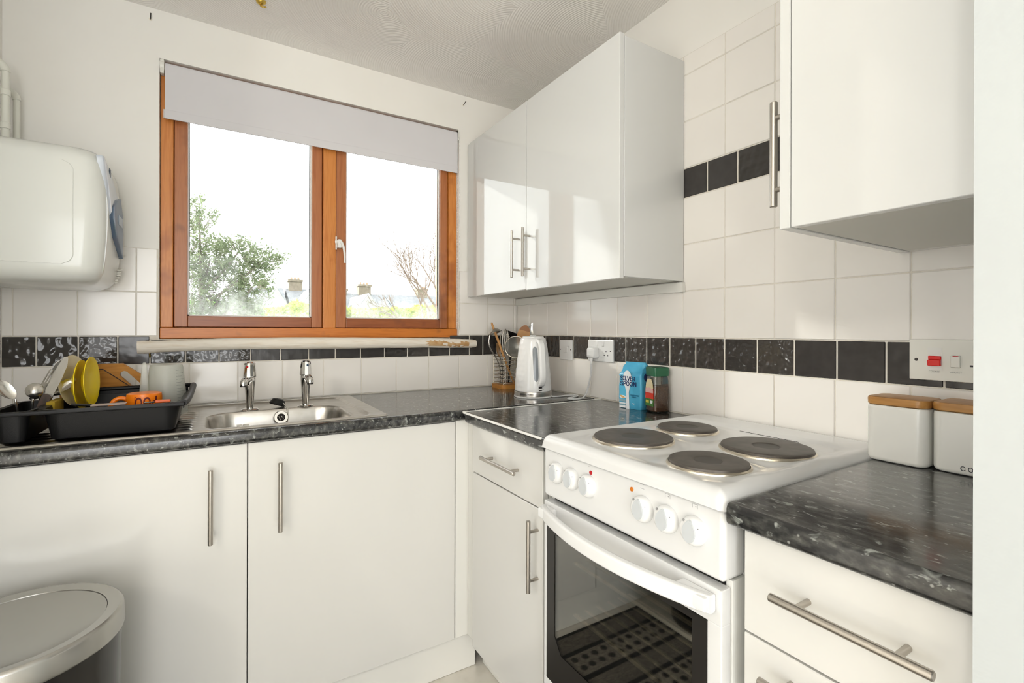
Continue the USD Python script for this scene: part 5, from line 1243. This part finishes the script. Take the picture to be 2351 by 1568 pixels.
t.part('lid', lathe([(0, bz_ - .024), (0.05, bz_ - .0225), (0.10, bz_ - .0165), (br_ - .040, bz_ - .0085), (br_ - .0290, bz_ - .0052), (br_ - .0290, bz_ - .028), (0, bz_ - .03)][::-1], 72, origin=o), 'bin_silver', smooth=35)
single('rug', rbox((-1.440, -2.05, 0.0003), (-0.700, -0.600, 0.0090), 0.003), 'rug', 'dark flat-woven rug with dotted bands, mirrored in the oven door', 'rug')

# ================================================================ OUT OF VIEW BEHIND THE CAMERA: frames and fitting of the unseen lights
t = T('window_2', 'unseen white frame round the back light behind the camera', 'window', (-1.85, RY0, BZ0), kind='structure')  # unseen frame that goes with the back light
for a, b in (((BX0, RY0 - .06, BZ0), (BX0 + .05, RY0 - .005, BZ1)), ((BX1 - .05, RY0 - .06, BZ0), (BX1, RY0 - .005, BZ1)), ((BX0 + .05, RY0 - .06, BZ0), (BX1 - .05, RY0 - .005, BZ0 + .05)), ((BX0 + .05, RY0 - .06, BZ1 - .05), (BX1 - .05, RY0 - .005, BZ1))):
    t.part('frame', rbox(a, b, .004, 2), 'paint_white')

t = T('window_3', 'unseen white frame round the side light in the far left wall', 'window', (FX0, -2.7, BZ0), kind='structure')  # unseen frame that goes with the side light
for a, b in (((FX0 - .06, LY0, BZ0), (FX0 - .005, LY0 + .05, BZ1)), ((FX0 - .06, LY1 - .05, BZ0), (FX0 - .005, LY1, BZ1)), ((FX0 - .06, LY0 + .05, BZ0), (FX0 - .005, LY1 - .05, BZ0 + .05)), ((FX0 - .06, LY0 + .05, BZ1 - .05), (FX0 - .005, LY1 - .05, BZ1))):
    t.part('frame', rbox(a, b, .004, 2), 'paint_white')
t = T('unseen_ceiling_lamp', 'unseen white globe lamp hanging behind the camera to brighten the ceiling', 'lamp', (-2.80, -2.70, H))  # unseen fitting of the lamp that brightens the ceiling
t.part('rose', lathe([(0, 0), (0.05, 0), (0.045, -0.02), (0, -0.025)][::-1], 32, origin=(-2.80, -2.70, H)), 'plastic_white', smooth=40)
t.part('stem', cyl((-2.80, -2.70, H - .02), (-2.80, -2.70, 2.17), 0.008, n=12), 'plastic_white', smooth=40)

# ================================================================ OUTSIDE
single('added_patio', pbox((-7, 0.262, -0.33), (9, 7.0, -0.28)), 'added_paving', 'unseen pale slab added outside the window to bounce light upward', 'added_patio', kind='structure')  # out of view, added to bounce light up onto the ceiling
single('lawn', pbox((-40, 0.30, -0.35), (60, 90, -0.30)), 'lawn', 'mown garden lawn outside beyond the kitchen window', 'lawn', kind='structure')
rng = np.random.default_rng(11)
def leaf_cloud(centers, size, rng, flat=0.35):
    k = len(centers)
    u_ = rng.normal(size=(k, 3)); u_ /= np.linalg.norm(u_, axis=1, keepdims=True)
    w_ = rng.normal(size=(k, 3)); w_ -= u_ * (u_ * w_).sum(1, keepdims=True); w_ /= np.linalg.norm(w_, axis=1, keepdims=True)
    s = size * rng.uniform(0.6, 1.3, (k, 1))
    a, b, c, d = centers - u_ * s, centers + w_ * s * flat, centers + u_ * s, centers - w_ * s * flat
    V = np.stack([a, b, c, d], 1).reshape(-1, 3); i = np.arange(k) * 4
    return tm(V, np.concatenate([np.stack([i, i + 1, i + 2], 1), np.stack([i, i + 2, i + 3], 1)]))
def grow(p, d, L, r, depth, rng, out, tips, spread=0.6, up=0.12):
    pts = [np.array(p, float)]; d = np.array(d, float)
    for _ in range(4):
        d = d + rng.normal(size=3) * 0.13 + np.array([0, 0, up * 0.3]); d /= np.linalg.norm(d); pts.append(pts[-1] + d * L / 4)
    out.append(tube(pts, np.linspace(r, r * 0.68, 5), 5 if depth > 1 else 4))
    if depth <= 1: tips += pts[2:]
    if depth == 0: return
    for i in range(rng.integers(2, 4)):
        q = rng.normal(size=3); q -= d * (q @ d); q /= np.linalg.norm(q)
        nd = d + q * rng.uniform(0.4, 1.0) * spread + np.array([0, 0, up]); nd /= np.linalg.norm(nd)
        grow(pts[-1 - rng.integers(0, 2)], nd, L * rng.uniform(0.62, 0.85), r * 0.62, depth - 1, rng, out, tips, spread, up)
def tree_thing(name, lab, base, limbs, leaves, m, size, spread=0.6, depth=4, jit=0.10, per=14):
    t = T(name, lab, 'tree', base)
    out, tips = [], []
    for p, d, L, r, dep in limbs: grow(p, d, L, r, dep, rng, out, tips, spread)
    w = t.part('branches', cat(*out), 'twig' if leaves is None else 'bark', smooth=True)
    if leaves:
        tp = np.array(tips); c = np.repeat(tp, per, 0); c = c + rng.normal(size=c.shape) * jit
        t.part('foliage', leaf_cloud(c, size, rng), m, under=w, kind='stuff')
B = np.array([-1.60, 9.0, -0.3])
t = T('tree', 'grey-green leafy garden tree seen through the left pane', 'tree', B)
crowns = [((-1.62, 9.0, 3.00), (0.30, 0.35, 0.72), 120), ((-1.45, 9.0, 2.55), (0.42, 0.4, 0.45), 110), ((-0.98, 9.0, 2.72), (0.36, 0.35, 0.30), 100), ((-0.52, 8.9, 2.62), (0.30, 0.3, 0.20), 80), ((-1.25, 9.1, 1.95), (0.50, 0.5, 0.55), 230),
          ((-0.72, 9.0, 2.05), (0.36, 0.4, 0.38), 110), ((-1.75, 9.1, 1.9), (0.35, 0.4, 0.7), 120), ((-1.0, 9.3, 1.45), (0.55, 0.3, 0.35), 150)]
out, cen = [tube([B, B + [0.02, 0, 1.4], B + [0.0, 0.02, 2.4], B + [-0.02, 0, 3.5]], [0.07, 0.055, 0.035, 0.012], 7)], []
for c, r_, k_ in crowns:
    c, r_ = np.array(c), np.array(r_)
    hub = np.array([-1.6, 9.0, min(max(c[2] - 0.55 - 0.4 * abs(c[0] + 1.6), 0.6), 2.4)])
    out.append(tube(spline([hub, (hub * .45 + c * .55) + [0, 0, -.06], c], 4), np.linspace(0.030, 0.014, 9), 5))
    for _ in range(k_):
        q = rng.normal(size=3); q /= np.linalg.norm(q); q = c + q * r_ * rng.uniform(0.15, 1.0) ** 0.5
        d = (q - c) / (np.linalg.norm(q - c) + 1e-6) + rng.normal(size=3) * 0.5 + [0, 0, 0.35]; d /= np.linalg.norm(d)
        L_ = rng.uniform(0.10, 0.22)
        if rng.random() < 0.45: out.append(tube([q * .45 + c * .55, q, q + d * L_], [0.006, 0.004, 0.002], 4))
        m_ = rng.integers(7, 15)
        cen.append(q + np.outer(rng.uniform(0, 1, m_), d) * L_ + rng.normal(size=(m_, 3)) * 0.028)
w = t.part('branches', cat(*out), 'bark', smooth=True)
t.part('foliage', leaf_cloud(np.concatenate(cen), 0.036, rng, 0.42), 'leaf_tree', under=w, kind='stuff')
B2 = np.array([2.75, 7.4, -0.3])
tree_thing('tree', 'bare winter tree with thin branches seen through the right pane', B2,
           [(B2, (-0.05, 0, 1), 2.0, 0.07, 0), (B2 + [-0.1, 0, 1.6], (-0.80, 0, 0.50), 0.60, 0.026, 4), (B2 + [-0.1, 0, 1.75], (-0.60, 0, 0.7), 0.62, 0.026, 5), (B2 + [-0.1, 0, 1.9], (-0.40, 0, 0.85), 0.62, 0.026, 5), (B2 + [-0.1, 0, 1.95], (-0.15, 0, 1), 0.55, 0.025, 5), (B2 + [-0.1, 0, 1.9], (0.25, 0, 0.9), 0.6, 0.025, 4), (B2 + [-0.3, 0.3, 1.6], (-0.3, 0.1, 0.9), 0.6, 0.022, 5)], None, None, 0, 0.55, 4)
def bush(name, lab, x0, x1, y, zt, m, n=1500, size=0.06):
    t = T(name, lab, 'bush', ((x0 + x1) / 2, y, -0.3))
    k = n; X_ = rng.uniform(x0, x1, k); top = zt + 0.22 * (meshkit.fbm(np.stack([X_ * 1.7, 0 * X_ + y, 0 * X_], -1), 3, 4) - 0.5) * 2
    Z_ = top - rng.exponential(0.35, k); Z_ = np.clip(Z_, -0.25, None)
    Y_ = y + rng.normal(size=k) * 0.3
    t.part('foliage', leaf_cloud(np.stack([X_, Y_, Z_], -1), size, rng, 0.4), m, kind='stuff')
    t.part('stems', cat(*[tube([(x, y, -0.3), (x + rng.normal() * .1, y, zt * 0.8)], 0.02, 5) for x in np.linspace(x0 + .1, x1 - .1, 5)]), 'twig')
bush('hedge', 'yellow-green garden hedge along the foot of the right pane', 1.9, 5.8, 14.0, 1.98, 'leaf_hedge', 3400, 0.07)
bush('hedge', 'yellow-green shrub below the white gable in the left pane', -0.2, 1.6, 13.2, 1.92, 'leaf_hedge', 1300, 0.07)
bush('hedge', 'deep green shrub at the foot of the leafy tree', -2.6, -0.3, 12.0, 1.86, 'leaf_green', 1800, 0.06)

def gable(x0, x1, y0, y1, ze, zr, along):
    """roof prism: ridge along x or y"""
    if along == 'x':
        ym = (y0 + y1) / 2
        V = [(x0, y0, ze), (x1, y0, ze), (x1, y1, ze), (x0, y1, ze), (x0, ym, zr), (x1, ym, zr)]
        F = [(0, 1, 5), (0, 5, 4), (2, 3, 4), (2, 4, 5), (0, 4, 3), (1, 2, 5), (0, 3, 2), (0, 2, 1)]
    else:
        xm = (x0 + x1) / 2
        V = [(x0, y0, ze), (x1, y0, ze), (x1, y1, ze), (x0, y1, ze), (xm, y0, zr), (xm, y1, zr)]
        F = [(0, 1, 4), (2, 3, 5), (1, 2, 5), (1, 5, 4), (3, 0, 4), (3, 4, 5), (0, 3, 2), (0, 2, 1)]
    return tm(V, F)
def house(lab, x0, x1, zr, chim, ext):
    y0, y1 = 50.0, 57.0
    t = T('house', lab, 'house', ((x0 + x1) / 2, 53.5, -0.3))
    w = t.part('wall', pbox((x0, y0, -0.3), (x1, y1, zr - 1.7)), 'render_wall')
    t.part('roof', gable(x0, x1, y0 - .2, y1 + .2, zr - 1.75, zr, 'x'), 'slate')
    for cx_, cz_, cw in chim:
        c = t.part('chimney', cat(pbox((cx_ - cw, 53.0, zr - 1.0), (cx_ + cw, 54.0, cz_ - .22)), pbox((cx_ - cw - .1, 52.9, cz_ - .22), (cx_ + cw + .1, 54.1, cz_))), 'brick_far')
        for q in (-0.55, 0, 0.55)[: 3 if cw > .45 else 2]: t.part('chimney_pot', cyl((cx_ + q * cw, 53.5, cz_), (cx_ + q * cw, 53.5, cz_ + .28), 0.11, 0.09, 10), 'pot', under=c)
    if ext:
        ex0, ex1, ez = ext
        e = t.part('rear_wing', pbox((ex0, 44.5, -0.3), (ex1, 50.0, ez - 1.9)), 'render_wall')
        t.part('wing_gable', gable(ex0, ex1, 44.5, 44.62, ez - 1.9, ez, 'y'), 'render_wall', under=e)
        t.part('wing_roof', gable(ex0 - .18, ex1 + .18, 44.62, 52.5, ez - 2.05, ez + .06, 'y'), 'slate', under=e)
house('terraced house behind the leafy tree with small chimney', 0.4, 4.4, 5.55, [(2.45, 6.05, 0.38)], (1.9, 4.1, 4.9))
house('terraced house with the big square chimney in the left pane', 4.65, 9.2, 5.55, [(5.55, 6.50, 0.62)], (4.95, 7.3, 5.1))
house('terraced house with the big square chimney in the right pane', 9.25, 15.0, 5.30, [(10.5, 5.75, 0.3), (12.75, 6.35, 0.66)], (9.6, 12.4, 4.7))
house('long terraced house end partly behind the bare tree', 15.05, 23.0, 5.35, [(19.6, 6.2, 0.6)], None)
